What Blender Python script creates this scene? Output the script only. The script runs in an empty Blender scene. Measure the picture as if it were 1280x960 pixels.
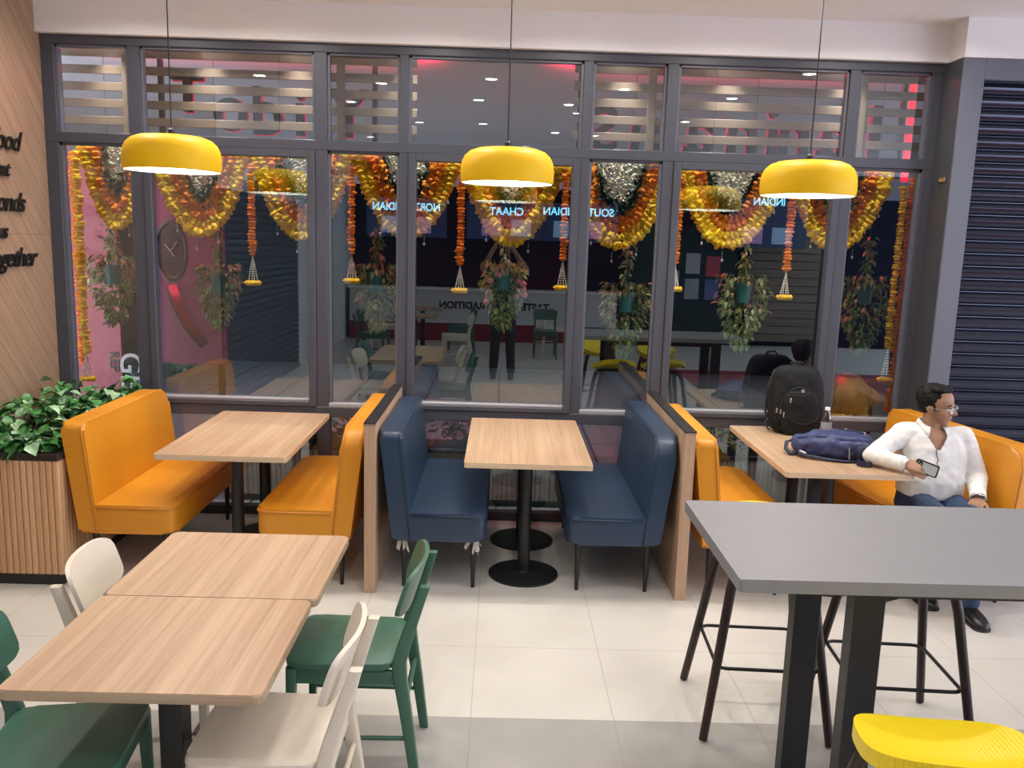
import bpy, bmesh, math, random
import numpy as np
from mathutils import Vector, Matrix, noise
PI = math.pi
S = bpy.context.scene
COL = S.collection
random.seed(7)
RNG = np.random.default_rng(7)

# ------------------------------------------------------------------ camera
CH = 1.952
F_PX, PITCH, ROLL, YAW = 1060.0, .16831, .0306, .0151
def _cam_axes():
    cp, sp, cw, sw, cr, sr = (math.cos(PITCH), math.sin(PITCH), math.cos(YAW), math.sin(YAW),
                              math.cos(ROLL), math.sin(ROLL))
    F = Vector((sw*cp, cw*cp, -sp)); R0 = Vector((cw, -sw, 0)); U0 = R0.cross(F)
    return F, cr*R0 + sr*U0, -sr*R0 + cr*U0
F_, R_, U_ = _cam_axes()
cd = bpy.data.cameras.new('camera')
cam = bpy.data.objects.new('camera', cd); COL.objects.link(cam)
m = Matrix.Identity(4)
for i in range(3):
    m[i][0], m[i][1], m[i][2] = R_[i], U_[i], -F_[i]
m[2][3] = CH
cam.matrix_world = m
cd.sensor_width = 36; cd.lens = F_PX*36/1280; cd.clip_start = .02; cd.clip_end = 100
S.camera = cam

# ------------------------------------------------------------------ exposure and world
S.view_settings.view_transform = 'Standard'
S.view_settings.look = 'None'
S.view_settings.exposure = 0.0
S.view_settings.gamma = 1
S.view_settings.use_curve_mapping = False
w = bpy.data.worlds.new('world'); S.world = w; w.use_nodes = True
w.node_tree.nodes['Background'].inputs[0].default_value = (.80, .85, 1, 1)
w.node_tree.nodes['Background'].inputs[1].default_value = 4.3

SPOT_W = 5.8
WASH_W = 13.0         # downlights added by the windows to light the garlands
PANEL_W = 60.0       # two big ceiling panels behind the photographer
OUT_W = 4.0         # downlights added in the corridor to brighten garlands and floor
PEND_W = 4.0         # pendant lamps
D = 5.75             # distance of the glazed wall

# ------------------------------------------------------------------ materials
def mat(name, col, rough=.5, metal=0, spec=.5, bump=0, bscale=60, var=0, vscale=6, emit=None, estr=0, coat=0, sheen=0):
    mt = bpy.data.materials.new(name); mt.use_nodes = True
    nt = mt.node_tree; b = nt.nodes['Principled BSDF']
    b.inputs['Base Color'].default_value = (*col, 1)
    b.inputs['Roughness'].default_value = rough
    b.inputs['Metallic'].default_value = metal
    b.inputs['Specular IOR Level'].default_value = spec
    b.inputs['Coat Weight'].default_value = coat
    b.inputs['Sheen Weight'].default_value = sheen
    tc = None
    if bump or var:
        tc = nt.nodes.new('ShaderNodeTexCoord')
    if var:
        n = nt.nodes.new('ShaderNodeTexNoise'); n.inputs['Scale'].default_value = vscale; n.inputs['Detail'].default_value = 4
        nt.links.new(tc.outputs['Object'], n.inputs['Vector'])
        r = nt.nodes.new('ShaderNodeMapRange'); r.inputs[1].default_value = .3; r.inputs[2].default_value = .7
        r.inputs[3].default_value = 1-var; r.inputs[4].default_value = 1+var
        nt.links.new(n.outputs[0], r.inputs[0])
        mx = nt.nodes.new('ShaderNodeMix'); mx.data_type = 'RGBA'; mx.blend_type = 'MULTIPLY'; mx.inputs[0].default_value = 1
        mx.inputs[6].default_value = (*col, 1)
        nt.links.new(r.outputs[0], mx.inputs[7]); nt.links.new(mx.outputs[2], b.inputs['Base Color'])
    if bump:
        n = nt.nodes.new('ShaderNodeTexNoise'); n.inputs['Scale'].default_value = bscale; n.inputs['Detail'].default_value = 3
        nt.links.new(tc.outputs['Object'], n.inputs['Vector'])
        bp = nt.nodes.new('ShaderNodeBump'); bp.inputs['Strength'].default_value = bump; bp.inputs['Distance'].default_value = .01
        nt.links.new(n.outputs[0], bp.inputs['Height']); nt.links.new(bp.outputs[0], b.inputs['Normal'])
    if emit:
        b.inputs['Emission Color'].default_value = (*emit, 1); b.inputs['Emission Strength'].default_value = estr
    return mt

def wood(name, c0, c1, axis='y', rough=.45, sc=1.0):
    mt = bpy.data.materials.new(name); mt.use_nodes = True
    nt = mt.node_tree; b = nt.nodes['Principled BSDF']; b.inputs['Roughness'].default_value = rough
    b.inputs['Specular IOR Level'].default_value = .4
    tc = nt.nodes.new('ShaderNodeTexCoord'); mp = nt.nodes.new('ShaderNodeMapping')
    s = {'x': (1.6, 55, 55), 'y': (85, 2.0, 85), 'z': (55, 55, 1.6)}[axis]
    mp.inputs['Scale'].default_value = tuple(v*sc for v in s)
    nt.links.new(tc.outputs['Object'], mp.inputs[0])
    n = nt.nodes.new('ShaderNodeTexNoise'); n.inputs['Scale'].default_value = 1; n.inputs['Detail'].default_value = 5
    n.inputs['Roughness'].default_value = .65; n.inputs['Distortion'].default_value = .25
    nt.links.new(mp.outputs[0], n.inputs['Vector'])
    mp2 = nt.nodes.new('ShaderNodeMapping'); mp2.inputs['Scale'].default_value = tuple(v*.2*sc for v in s)
    nt.links.new(tc.outputs['Object'], mp2.inputs[0])
    n2 = nt.nodes.new('ShaderNodeTexNoise'); n2.inputs['Scale'].default_value = 1; n2.inputs['Detail'].default_value = 2
    nt.links.new(mp2.outputs[0], n2.inputs['Vector'])
    a = nt.nodes.new('ShaderNodeMath'); a.operation = 'ADD'
    nt.links.new(n.outputs[0], a.inputs[0]); nt.links.new(n2.outputs[0], a.inputs[1])
    r = nt.nodes.new('ShaderNodeValToRGB'); r.color_ramp.elements[0].position = .38; r.color_ramp.elements[1].position = .62
    h = nt.nodes.new('ShaderNodeMath'); h.operation = 'MULTIPLY'; h.inputs[1].default_value = .5
    nt.links.new(a.outputs[0], h.inputs[0]); nt.links.new(h.outputs[0], r.inputs[0])
    r.color_ramp.elements[0].color = (*c0, 1); r.color_ramp.elements[1].color = (*c1, 1)
    nt.links.new(r.outputs[0], b.inputs['Base Color'])
    return mt

def glass_mat(name, refl=.13, tint=(.83, .89, .91)):
    mt = bpy.data.materials.new(name); mt.use_nodes = True
    nt = mt.node_tree; nt.nodes.remove(nt.nodes['Principled BSDF'])
    out = nt.nodes['Material Output']
    t = nt.nodes.new('ShaderNodeBsdfTransparent'); t.inputs[0].default_value = (*tint, 1)
    g = nt.nodes.new('ShaderNodeBsdfGlossy'); g.inputs['Roughness'].default_value = 0; g.inputs[0].default_value = (.80, .96, 1, 1)
    fr = nt.nodes.new('ShaderNodeFresnel'); fr.inputs[0].default_value = 1.5
    a = nt.nodes.new('ShaderNodeMath'); a.operation = 'MULTIPLY_ADD'; a.inputs[1].default_value = 1.0; a.inputs[2].default_value = refl-.04
    a.use_clamp = True
    nt.links.new(fr.outputs[0], a.inputs[0])
    mx = nt.nodes.new('ShaderNodeMixShader')
    nt.links.new(a.outputs[0], mx.inputs[0]); nt.links.new(t.outputs[0], mx.inputs[1]); nt.links.new(g.outputs[0], mx.inputs[2])
    nt.links.new(mx.outputs[0], out.inputs[0])
    return mt

def floor_mat():
    mt = bpy.data.materials.new('floor_tile'); mt.use_nodes = True
    nt = mt.node_tree; b = nt.nodes['Principled BSDF']; L = nt.links.new
    g = nt.nodes.new('ShaderNodeNewGeometry'); sp = nt.nodes.new('ShaderNodeSeparateXYZ'); L(g.outputs['Position'], sp.inputs[0])
    def M(op, a, bb=None, c=None):
        n = nt.nodes.new('ShaderNodeMath'); n.operation = op
        for i, v in enumerate((a, bb, c)):
            if v is None: continue
            if isinstance(v, (int, float)): n.inputs[i].default_value = v
            else: L(v, n.inputs[i])
        return n.outputs[0]
    def joint(co, off, pitch):
        f = M('FRACT', M('DIVIDE', M('SUBTRACT', co, off), pitch))
        d = M('MINIMUM', f, M('SUBTRACT', 1.0, f))
        return M('LESS_THAN', d, .0035)
    j = M('MAXIMUM', joint(sp.outputs[0], -.08, .593), joint(sp.outputs[1], 3.228, .62))
    band = M('MULTIPLY', M('LESS_THAN', sp.outputs[1], 3.228), M('GREATER_THAN', sp.outputs[1], 2.608))
    n = nt.nodes.new('ShaderNodeTexNoise'); n.inputs['Scale'].default_value = 2.2; n.inputs['Detail'].default_value = 6
    L(g.outputs['Position'], n.inputs['Vector'])
    r1 = nt.nodes.new('ShaderNodeValToRGB'); r1.color_ramp.elements[0].position = .35; r1.color_ramp.elements[1].position = .7
    r1.color_ramp.elements[0].color = (.57, .545, .495, 1); r1.color_ramp.elements[1].color = (.635, .61, .56, 1)
    r2 = nt.nodes.new('ShaderNodeValToRGB'); r2.color_ramp.elements[0].position = .3; r2.color_ramp.elements[1].position = .7
    r2.color_ramp.elements[0].color = (.315, .305, .285, 1); r2.color_ramp.elements[1].color = (.40, .39, .365, 1)
    L(n.outputs[0], r1.inputs[0]); L(n.outputs[0], r2.inputs[0])
    mx = nt.nodes.new('ShaderNodeMix'); mx.data_type = 'RGBA'; L(band, mx.inputs[0]); L(r1.outputs[0], mx.inputs[6]); L(r2.outputs[0], mx.inputs[7])
    m2 = nt.nodes.new('ShaderNodeMix'); m2.data_type = 'RGBA'; L(M('MULTIPLY', j, .45), m2.inputs[0]); L(mx.outputs[2], m2.inputs[6])
    m2.inputs[7].default_value = (.22, .20, .18, 1)
    L(m2.outputs[2], b.inputs['Base Color'])
    b.inputs['Roughness'].default_value = .32; b.inputs['Specular IOR Level'].default_value = .35
    return mt

def panel_wall_mat():
    # oak veneer laid in diagonal boards, the diagonal turning at a horizontal seam
    mt = bpy.data.materials.new('diagonal_oak_panelling'); mt.use_nodes = True
    nt = mt.node_tree; b = nt.nodes['Principled BSDF']; L = nt.links.new
    g = nt.nodes.new('ShaderNodeNewGeometry'); sp = nt.nodes.new('ShaderNodeSeparateXYZ'); L(g.outputs['Position'], sp.inputs[0])
    def M(op, a, bb=None, c=None):
        n = nt.nodes.new('ShaderNodeMath'); n.operation = op
        for i, v in enumerate((a, bb, c)):
            if v is None: continue
            if isinstance(v, (int, float)): n.inputs[i].default_value = v
            else: L(v, n.inputs[i])
        return n.outputs[0]
    y, z = sp.outputs[1], sp.outputs[2]
    u = M('ADD', M('MULTIPLY', y, 1.0), M('MULTIPLY', z, .82))
    v = M('SUBTRACT', M('MULTIPLY', y, .82), M('MULTIPLY', z, 1.0))
    k = M('DIVIDE', u, .13)
    f = M('FRACT', k); d = M('MINIMUM', f, M('SUBTRACT', 1.0, f)); line = M('LESS_THAN', d, .045)
    seam = M('LESS_THAN', M('ABSOLUTE', M('SUBTRACT', z, 1.897)), .003)
    seam2 = M('LESS_THAN', M('ABSOLUTE', M('SUBTRACT', z, .9)), .003)
    j = M('MAXIMUM', line, M('MAXIMUM', seam, seam2))
    cmb = nt.nodes.new('ShaderNodeCombineXYZ'); L(M('MULTIPLY', u, 26.0), cmb.inputs[0]); L(M('MULTIPLY', v, 1.3), cmb.inputs[1]); L(M('FLOOR', k), cmb.inputs[2])
    n = nt.nodes.new('ShaderNodeTexNoise'); n.inputs['Scale'].default_value = 1; n.inputs['Detail'].default_value = 5; L(cmb.outputs[0], n.inputs['Vector'])
    r = nt.nodes.new('ShaderNodeValToRGB'); r.color_ramp.elements[0].position = .3; r.color_ramp.elements[1].position = .7
    r.color_ramp.elements[0].color = (.29, .18, .115, 1); r.color_ramp.elements[1].color = (.385, .25, .165, 1)
    L(n.outputs[0], r.inputs[0])
    m2 = nt.nodes.new('ShaderNodeMix'); m2.data_type = 'RGBA'; L(M('MULTIPLY', j, .38), m2.inputs[0]); L(r.outputs[0], m2.inputs[6]); m2.inputs[7].default_value = (.13, .075, .045, 1)
    L(m2.outputs[2], b.inputs['Base Color']); b.inputs['Roughness'].default_value = .5
    return mt

def petal(name, col):
    mt = mat(name, col, .8, var=.22, vscale=90); nt = mt.node_tree; b = nt.nodes['Principled BSDF']
    src = b.inputs['Base Color'].links[0].from_socket
    tr = nt.nodes.new('ShaderNodeBsdfTranslucent'); nt.links.new(src, tr.inputs[0])
    mx = nt.nodes.new('ShaderNodeMixShader'); mx.inputs[0].default_value = .35
    nt.links.new(b.outputs[0], mx.inputs[1]); nt.links.new(tr.outputs[0], mx.inputs[2]); nt.links.new(mx.outputs[0], nt.nodes['Material Output'].inputs[0]); return mt
MT = dict(
    floor=floor_mat(), panelwall=panel_wall_mat(),
    plaster=mat('white_plaster', (.80, .77, .785), .85, var=.02, vscale=2),
    frame=mat('grey_aluminium_frame', (.056, .058, .076), .42, spec=.5),
    framedark=mat('dark_grey_cladding', (.055, .055, .062), .35, spec=.5),
    cladding=mat('mid_grey_cladding', (.115, .118, .15), .35, spec=.5),
    sill=mat('brushed_sill', (.34, .34, .36), .35),
    glass=glass_mat('tinted_window_glass', .185), 
    oak=wood('oak_laminate', (.385, .245, .145), (.53, .365, .235), 'y'),
    oakz=wood('oak_board_upright', (.43, .27, .17), (.56, .38, .255), 'z'),
    oakedge=wood('oak_edge_band', (.56, .40, .25), (.68, .51, .34), 'x'),
    oakslat=wood('pale_oak_slat', (.155, .11, .078), (.215, .158, .115), 'x'),
    flute=wood('fluted_oak', (.52, .29, .145), (.66, .41, .22), 'z', .5),
    flutepale=wood('fluted_pale_wood', (.42, .36, .29), (.55, .48, .40), 'z', .5),
    orange=mat('orange_leatherette', (.66, .262, .014), .42, bump=.06, bscale=240, var=.04, vscale=3),
    orangepipe=mat('orange_piping', (.62, .24, .025), .45),
    navy=mat('navy_leatherette', (.021, .043, .083), .38, bump=.06, bscale=240, var=.06, vscale=3),
    navypipe=mat('navy_piping', (.012, .03, .065), .4),
    black=mat('black_powder_coat', (.012, .012, .013), .42),
    blackcap=mat('black_cap', (.02, .016, .015), .35),
    steel=mat('grey_steel', (.25, .25, .26), .35, metal=.6),
    chrome=mat('chrome', (.7, .7, .7), .18, metal=1),
    plastic_clear=None,
    green=mat('green_lacquer', (.048, .140, .092), .38, var=.04, vscale=8),
    cream=mat('cream_lacquer', (.72, .64, .53), .42, var=.03, vscale=8),
    greytop=mat('grey_laminate', (.225, .23, .238), .45, bump=.03, bscale=300, var=.03, vscale=10),
    darkwood=wood('dark_stained_wood', (.022, .012, .010), (.045, .026, .020), 'z', .4),
    yellow=mat('yellow_plastic', (.86, .62, .004), .38),
    pendant=mat('yellow_enamel', (.84, .50, .006), .5, spec=.25),
    pendin=mat('white_enamel', (.85, .83, .78), .5),
    bulb=mat('lamp_diffuser', (1, 1, 1), .5, emit=(1, .93, .80), estr=9),
    spot=mat('downlight_lens', (1, 1, 1), .5, emit=(1, .96, .90), estr=18),
    cord=mat('black_cord', (.01, .01, .01), .5),
    marigold_y=petal('yellow_marigold', (.95, .64, .016)),
    marigold_o=petal('orange_marigold', (.95, .31, .012)),
    jasmine=mat('white_jasmine', (.66, .62, .47), .8, var=.15, vscale=80),
    tassel=mat('jasmine_bud', (.78, .74, .62), .7),
    bell=mat('silver_bell', (.75, .75, .72), .3, metal=.4),
    leafband=mat('dark_green_leaf', (.018, .045, .018), .6, var=.4, vscale=60),
    leaf=mat('hanging_leaf', (.13, .215, .06), .45, var=.45, vscale=30),
    leaf2=mat('pale_leaf', (.36, .45, .16), .55, var=.3, vscale=30),
    pothos=mat('pothos_leaf', (.055, .20, .05), .35, var=.55, vscale=25),
    pothos2=mat('variegated_leaf', (.30, .48, .28), .35, var=.4, vscale=30),
    stem=mat('plant_stem', (.06, .10, .03), .6),
    teal=mat('teal_pot', (.02, .16, .15), .4),
    pinkfl=mat('pink_flower', (.62, .30, .33), .7),
    soil=mat('dark_soil', (.03, .022, .015), .9),
    pebble=mat('white_pebble', (.75, .73, .68), .6),
    brass=mat('aged_brass', (.27, .19, .095), .5, metal=.6, var=.25, vscale=8),
    bronze=mat('dark_bronze', (.16, .10, .06), .4, metal=.8),
    shutter=mat('black_shutter_slat', (.060, .066, .095), .2, metal=.9),
    lettering=mat('black_letter', (.008, .008, .009), .4),
    red=mat('red_carpet', (.22, .010, .014), .9, bump=.2, bscale=300),
    redpaint=mat('red_paint', (.20, .006, .010), .5),
    skin=mat('skin', (.36, .19, .115), .5, var=.06, vscale=12),
    hair=mat('black_hair', (.008, .007, .007), .6, spec=.2, bump=.4, bscale=120),
    shirt=mat('white_cotton_shirt', (.78, .765, .73), .8, bump=.25, bscale=14, sheen=.2),
    denim=mat('dark_blue_denim', (.028, .055, .115), .8, bump=.2, bscale=30, var=.2, vscale=14),
    shoe=mat('black_shoe_leather', (.012, .012, .012), .28),
    white=mat('white_plain', (.8, .8, .78), .6),
    bagblack=mat('black_nylon', (.008, .008, .009), .7, spec=.25, bump=.3, bscale=22),
    bagstrap=mat('black_webbing', (.010, .010, .011), .7),
    bagnavy=mat('navy_nylon', (.035, .048, .135), .5, bump=.5, bscale=16),
    bagnavydark=mat('dark_navy_nylon', (.014, .018, .05), .55, bump=.3, bscale=20),
    silver=mat('silver_zip', (.6, .6, .58), .3, metal=.8),
    gold=mat('pale_gold_zip', (.55, .50, .36), .35, metal=.7),
    phone=mat('phone_back', (.42, .47, .50), .25),
    phonedark=mat('phone_bezel', (.015, .015, .02), .25),
)

def _bottle_mat():
    mt = bpy.data.materials.new('clear_plastic'); mt.use_nodes = True
    nt = mt.node_tree; nt.nodes.remove(nt.nodes['Principled BSDF'])
    t = nt.nodes.new('ShaderNodeBsdfTransparent'); t.inputs[0].default_value = (.86, .88, .90, 1)
    g = nt.nodes.new('ShaderNodeBsdfGlossy'); g.inputs['Roughness'].default_value = .08
    lw = nt.nodes.new('ShaderNodeLayerWeight'); lw.inputs[0].default_value = .35
    mx = nt.nodes.new('ShaderNodeMixShader'); nt.links.new(lw.outputs['Facing'], mx.inputs[0])
    nt.links.new(t.outputs[0], mx.inputs[1]); nt.links.new(g.outputs[0], mx.inputs[2])
    nt.links.new(mx.outputs[0], nt.nodes['Material Output'].inputs[0]); return mt
MT['plastic_clear'] = _bottle_mat()

# ------------------------------------------------------------------ object helpers
def obj(name, bm, m, parent=None, smooth=False, loc=None):
    if isinstance(bm, bpy.types.Mesh): me = bm
    else:
        bmesh.ops.recalc_face_normals(bm, faces=bm.faces)
        me = bpy.data.meshes.new(name); bm.to_mesh(me); bm.free()
    me.name = name
    if m is not None:
        me.materials.clear(); me.materials.append(MT[m] if isinstance(m, str) else m)
    if smooth:
        try: me.shade_smooth()
        except Exception: pass
        if smooth is not True: me.set_sharp_from_angle(angle=math.radians(smooth))
    o = bpy.data.objects.new(name, me); COL.objects.link(o)
    if parent: o.parent = parent
    if loc is not None: o.location = loc
    return o
def tag(o, label=None, cat=None, group=None, kind=None):
    if label: o['label'] = label
    if cat: o['category'] = cat
    if group: o['group'] = group
    if kind: o['kind'] = kind
    return o
def thing(name, label, cat, loc=(0, 0, 0), rotz=0, group=None, kind=None):
    o = bpy.data.objects.new(name, None); COL.objects.link(o); o.empty_display_size = .05
    o.location = loc; o.rotation_euler = (0, 0, rotz)
    return tag(o, label, cat, group, kind)
def struct(name, bm, m, label, cat, parent=None, smooth=False):
    o = obj(name, bm, m, parent, smooth)
    if parent is None: tag(o, label, cat)
    o['kind'] = 'structure'; return o
def dup(root, loc=None, rotz=None, label=None, group=None):
    r = root.copy(); COL.objects.link(r)
    if loc is not None: r.location = loc
    if rotz is not None: r.rotation_euler = (0, 0, rotz)
    if label: r['label'] = label
    if group: r['group'] = group
    for ch in list(root.children):
        c = ch.copy(); COL.objects.link(c); c.parent = r
        for g in list(ch.children):
            d = g.copy(); COL.objects.link(d); d.parent = c
    return r
def recolor(root, mp):
    # give a copy its own mesh data with other materials
    for ch in list(root.children):
        for o in [ch]+list(ch.children):
            if o.type == 'MESH' and o.data.materials and o.data.materials[0].name in mp:
                o.data = o.data.copy(); o.data.materials[0] = MT[mp[o.data.materials[0].name]]
    return root

def bx(bm, c, s, bev=0, seg=2, rot=None):
    r = bmesh.ops.create_cube(bm, size=1); vs = r['verts']
    bmesh.ops.scale(bm, vec=s, verts=vs)
    if bev:
        es = list({e for v in vs for e in v.link_edges})
        q = bmesh.ops.bevel(bm, geom=es, offset=bev, segments=seg, affect='EDGES', profile=.5)
        vs = list({v for f in q['faces'] for v in f.verts} | {v for v in vs if v.is_valid})
    if rot is not None: bmesh.ops.rotate(bm, verts=vs, cent=(0, 0, 0), matrix=rot)
    bmesh.ops.translate(bm, vec=c, verts=vs); return vs
def bb(bm, x0, x1, y0, y1, z0, z1, bev=0, seg=2):
    return bx(bm, ((x0+x1)/2, (y0+y1)/2, (z0+z1)/2), (abs(x1-x0), abs(y1-y0), abs(z1-z0)), bev, seg)
def rbox(pts, r, n=5):
    # round the corners of a polygon; r = radius or list of radii
    out = []; N = len(pts); P = [Vector(p) for p in pts]
    for i, p in enumerate(P):
        rr = r[i] if isinstance(r, (list, tuple)) else r
        if rr <= 0: out.append(tuple(p)); continue
        a = (P[i-1]-p); b = (P[(i+1) % N]-p); la, lb = a.length, b.length; a.normalize(); b.normalize()
        ang = a.angle(b); t = min(rr/math.tan(ang/2), la*.49, lb*.49)
        q0, q1 = p+a*t, p+b*t
        for k in range(n+1):
            s = k/n; out.append(tuple((1-s)**2*q0+2*s*(1-s)*p+s*s*q1))
    return out
def prism(bm, pts, axis, a0, a1, bev=0, seg=2):
    # extrude a polygon along x, y or z
    def v3(p, a):
        return {'x': (a, p[0], p[1]), 'y': (p[0], a, p[1]), 'z': (p[0], p[1], a)}[axis]
    v0 = [bm.verts.new(v3(p, a0)) for p in pts]; v1 = [bm.verts.new(v3(p, a1)) for p in pts]
    n = len(pts); fs = [bm.faces.new(v0), bm.faces.new(v1[::-1])]
    for i in range(n): bm.faces.new((v0[i], v0[(i+1) % n], v1[(i+1) % n], v1[i]))
    vs = v0+v1
    if bev:
        es = [e for f in fs for e in f.edges]
        q = bmesh.ops.bevel(bm, geom=es, offset=bev, segments=seg, affect='EDGES', profile=.5)
        vs = list({v for f in q['faces'] for v in f.verts} | {v for v in vs if v.is_valid})
    return vs
def slab(bm, x0, x1, y0, y1, z0, z1, r=.02, bev=.002, seg=1):
    return prism(bm, rbox([(x0, y0), (x1, y0), (x1, y1), (x0, y1)], r), 'z', z0, z1, bev, seg)
def tube(bm, pts, rad, n=10, cap=True, flat=1.0, closed=False):
    P = [Vector(p) for p in pts]; N = len(P)
    if not isinstance(rad, (list, tuple)): rad = [rad]*N
    T = []
    for i in range(N):
        a = P[(i-1) % N] if (closed or i > 0) else P[i]; b = P[(i+1) % N] if (closed or i < N-1) else P[i]
        T.append((b-a).normalized())
    u = T[0].orthogonal().normalized()
    if abs(T[0].z) < .9:
        u = Vector((0, 0, 1)).cross(T[0]).normalized()
    rings = []
    for i in range(N):
        u = (u-T[i]*u.dot(T[i])).normalized(); v = T[i].cross(u)
        rings.append([bm.verts.new(P[i]+rad[i]*(math.cos(2*PI*k/n)*u+flat*math.sin(2*PI*k/n)*v)) for k in range(n)])
    for i in range(N if closed else N-1):
        A, B = rings[i], rings[(i+1) % N]
        for k in range(n): bm.faces.new((A[k], A[(k+1) % n], B[(k+1) % n], B[k]))
    if cap and not closed:
        bm.faces.new(rings[0][::-1]); bm.faces.new(rings[-1])
    return [v for r in rings for v in r]
def lathe(bm, prof, n=32, c=(0, 0, 0)):
    rings = []
    for r, z in prof:
        if r < 1e-5: rings.append([bm.verts.new((c[0], c[1], c[2]+z))])
        else: rings.append([bm.verts.new((c[0]+r*math.cos(2*PI*k/n), c[1]+r*math.sin(2*PI*k/n), c[2]+z)) for k in range(n)])
    for A, B in zip(rings, rings[1:]):
        if len(A) == 1 and len(B) == 1: continue
        for k in range(n):
            k2 = (k+1) % n
            if len(A) == 1: bm.faces.new((A[0], B[k2], B[k]))
            elif len(B) == 1: bm.faces.new((A[k], A[k2], B[0]))
            else: bm.faces.new((A[k], A[k2], B[k2], B[k]))
    return [v for r in rings for v in r]
def ell(bm, c, s, n=16, rot=None):
    r = bmesh.ops.create_uvsphere(bm, u_segments=n, v_segments=max(8, n*2//3), radius=1); vs = r['verts']
    bmesh.ops.scale(bm, vec=s, verts=vs)
    if rot is not None: bmesh.ops.rotate(bm, verts=vs, cent=(0, 0, 0), matrix=rot)
    bmesh.ops.translate(bm, vec=c, verts=vs); return vs
def capsule(bm, a, b, ra, rb, n=12):
    a, b = Vector(a), Vector(b); d = (b-a).normalized(); pts = []; rad = []
    for k in range(5):
        t = k/4*PI/2; pts.append(a-d*ra*math.cos(t)); rad.append(max(ra*math.sin(t), ra*.05))
    for k in range(5):
        t = k/4*PI/2; pts.append(b+d*rb*math.sin(t)); rad.append(max(rb*math.cos(t), rb*.05))
    return tube(bm, pts, rad, n)
def superbox(bm, c, s, p=4.0, k=10, warp=None):
    # rounded cushion-like box with half sizes s
    n0 = len(bm.verts); start = bmesh.ops.create_cube(bm, size=2); es = list({e for v in start['verts'] for e in v.link_edges})
    bmesh.ops.subdivide_edges(bm, edges=es, cuts=k, use_grid_fill=True)
    bm.verts.ensure_lookup_table(); vs = [bm.verts[i] for i in range(n0, len(bm.verts))]
    for v in vs:
        x, y, z = v.co; d = (abs(x)**p+abs(y)**p+abs(z)**p)**(1/p)
        x, y, z = x/d, y/d, z/d
        if warp: x, y, z = warp(x, y, z)
        v.co = (c[0]+x*s[0], c[1]+y*s[1], c[2]+z*s[2])
    return vs
def loft(bm, rings, cap=True):
    # rings: list of (center, u half-vector, v half-vector, exponent)
    n = 20; R = []
    for c, u, v, p in rings:
        c, u, v = Vector(c), Vector(u), Vector(v); rr = []
        for k in range(n):
            a = 2*PI*k/n; ca, sa = math.cos(a), math.sin(a)
            ca = math.copysign(abs(ca)**(2/p), ca); sa = math.copysign(abs(sa)**(2/p), sa)
            rr.append(bm.verts.new(c+u*ca+v*sa))
        R.append(rr)
    for A, B in zip(R, R[1:]):
        for k in range(n): bm.faces.new((A[k], A[(k+1) % n], B[(k+1) % n], B[k]))
    if cap: bm.faces.new(R[0][::-1]); bm.faces.new(R[-1])
def remesh(bm, voxel, smooth=2, disp=None):
    bmesh.ops.recalc_face_normals(bm, faces=bm.faces)
    me = bpy.data.meshes.new('tmp'); bm.to_mesh(me); bm.free()
    o = bpy.data.objects.new('tmp', me); COL.objects.link(o)
    md = o.modifiers.new('r', 'REMESH'); md.mode = 'VOXEL'; md.voxel_size = voxel; md.use_smooth_shade = True
    if smooth:
        s = o.modifiers.new('s', 'SMOOTH'); s.iterations = smooth; s.factor = .5
    dg = bpy.context.evaluated_depsgraph_get(); dg.update()
    out = bpy.data.meshes.new_from_object(o.evaluated_get(dg))
    bpy.data.objects.remove(o); bpy.data.meshes.remove(me)
    if disp:
        n = len(out.vertices); co = np.empty(n*3); no = np.empty(n*3); out.vertices.foreach_get('co', co); out.vertices.foreach_get('normal', no)
        co = co.reshape(-1, 3); no = no.reshape(-1, 3); dd = np.array([disp(c) for c in co])
        out.vertices.foreach_set('co', (co+no*dd[:, None]).ravel()); out.update()
    return out
def np_mesh(name, V, Fc):
    me = bpy.data.meshes.new(name); me.from_pydata(V.tolist() if hasattr(V, 'tolist') else V, [], Fc); me.update(); return me
def scatter(T, faces, mats):
    # one mesh out of many transformed copies of a template; mats: list of (3x3, offset)
    V = []; Fc = []; n = len(T)
    for i, (A, o) in enumerate(mats):
        V.append(T @ np.asarray(A).T + np.asarray(o)); b = i*n
        Fc += [tuple(b+j for j in f) for f in faces]
    return np.concatenate(V), Fc
def rotm(ax, ay, az):
    return np.array(Matrix.Rotation(az, 3, 'Z') @ Matrix.Rotation(ay, 3, 'Y') @ Matrix.Rotation(ax, 3, 'X'))
def textmesh(s, size, ext=.004, shear=0, off=0, align='LEFT', space=1):
    c = bpy.data.curves.new('t', 'FONT'); c.body = s; c.size = size; c.extrude = ext; c.shear = shear; c.offset = off
    c.align_x = align; c.space_character = space; c.resolution_u = 4
    o = bpy.data.objects.new('t', c); COL.objects.link(o)
    dg = bpy.context.evaluated_depsgraph_get(); dg.update()
    me = bpy.data.meshes.new_from_object(o.evaluated_get(dg)); bpy.data.objects.remove(o); return me
def place_text(name, s, size, m, parent, M, **k):
    o = obj(name, textmesh(s, size, **k), m, parent); o.matrix_local = M; return o
def frame_m(origin, xdir, ydir):
    x = Vector(xdir).normalized(); y = Vector(ydir); y = (y-x*y.dot(x)).normalized(); z = x.cross(y)
    M = Matrix.Identity(4)
    for i in range(3): M[i][0], M[i][1], M[i][2], M[i][3] = x[i], y[i], z[i], origin[i]
    return M

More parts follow.
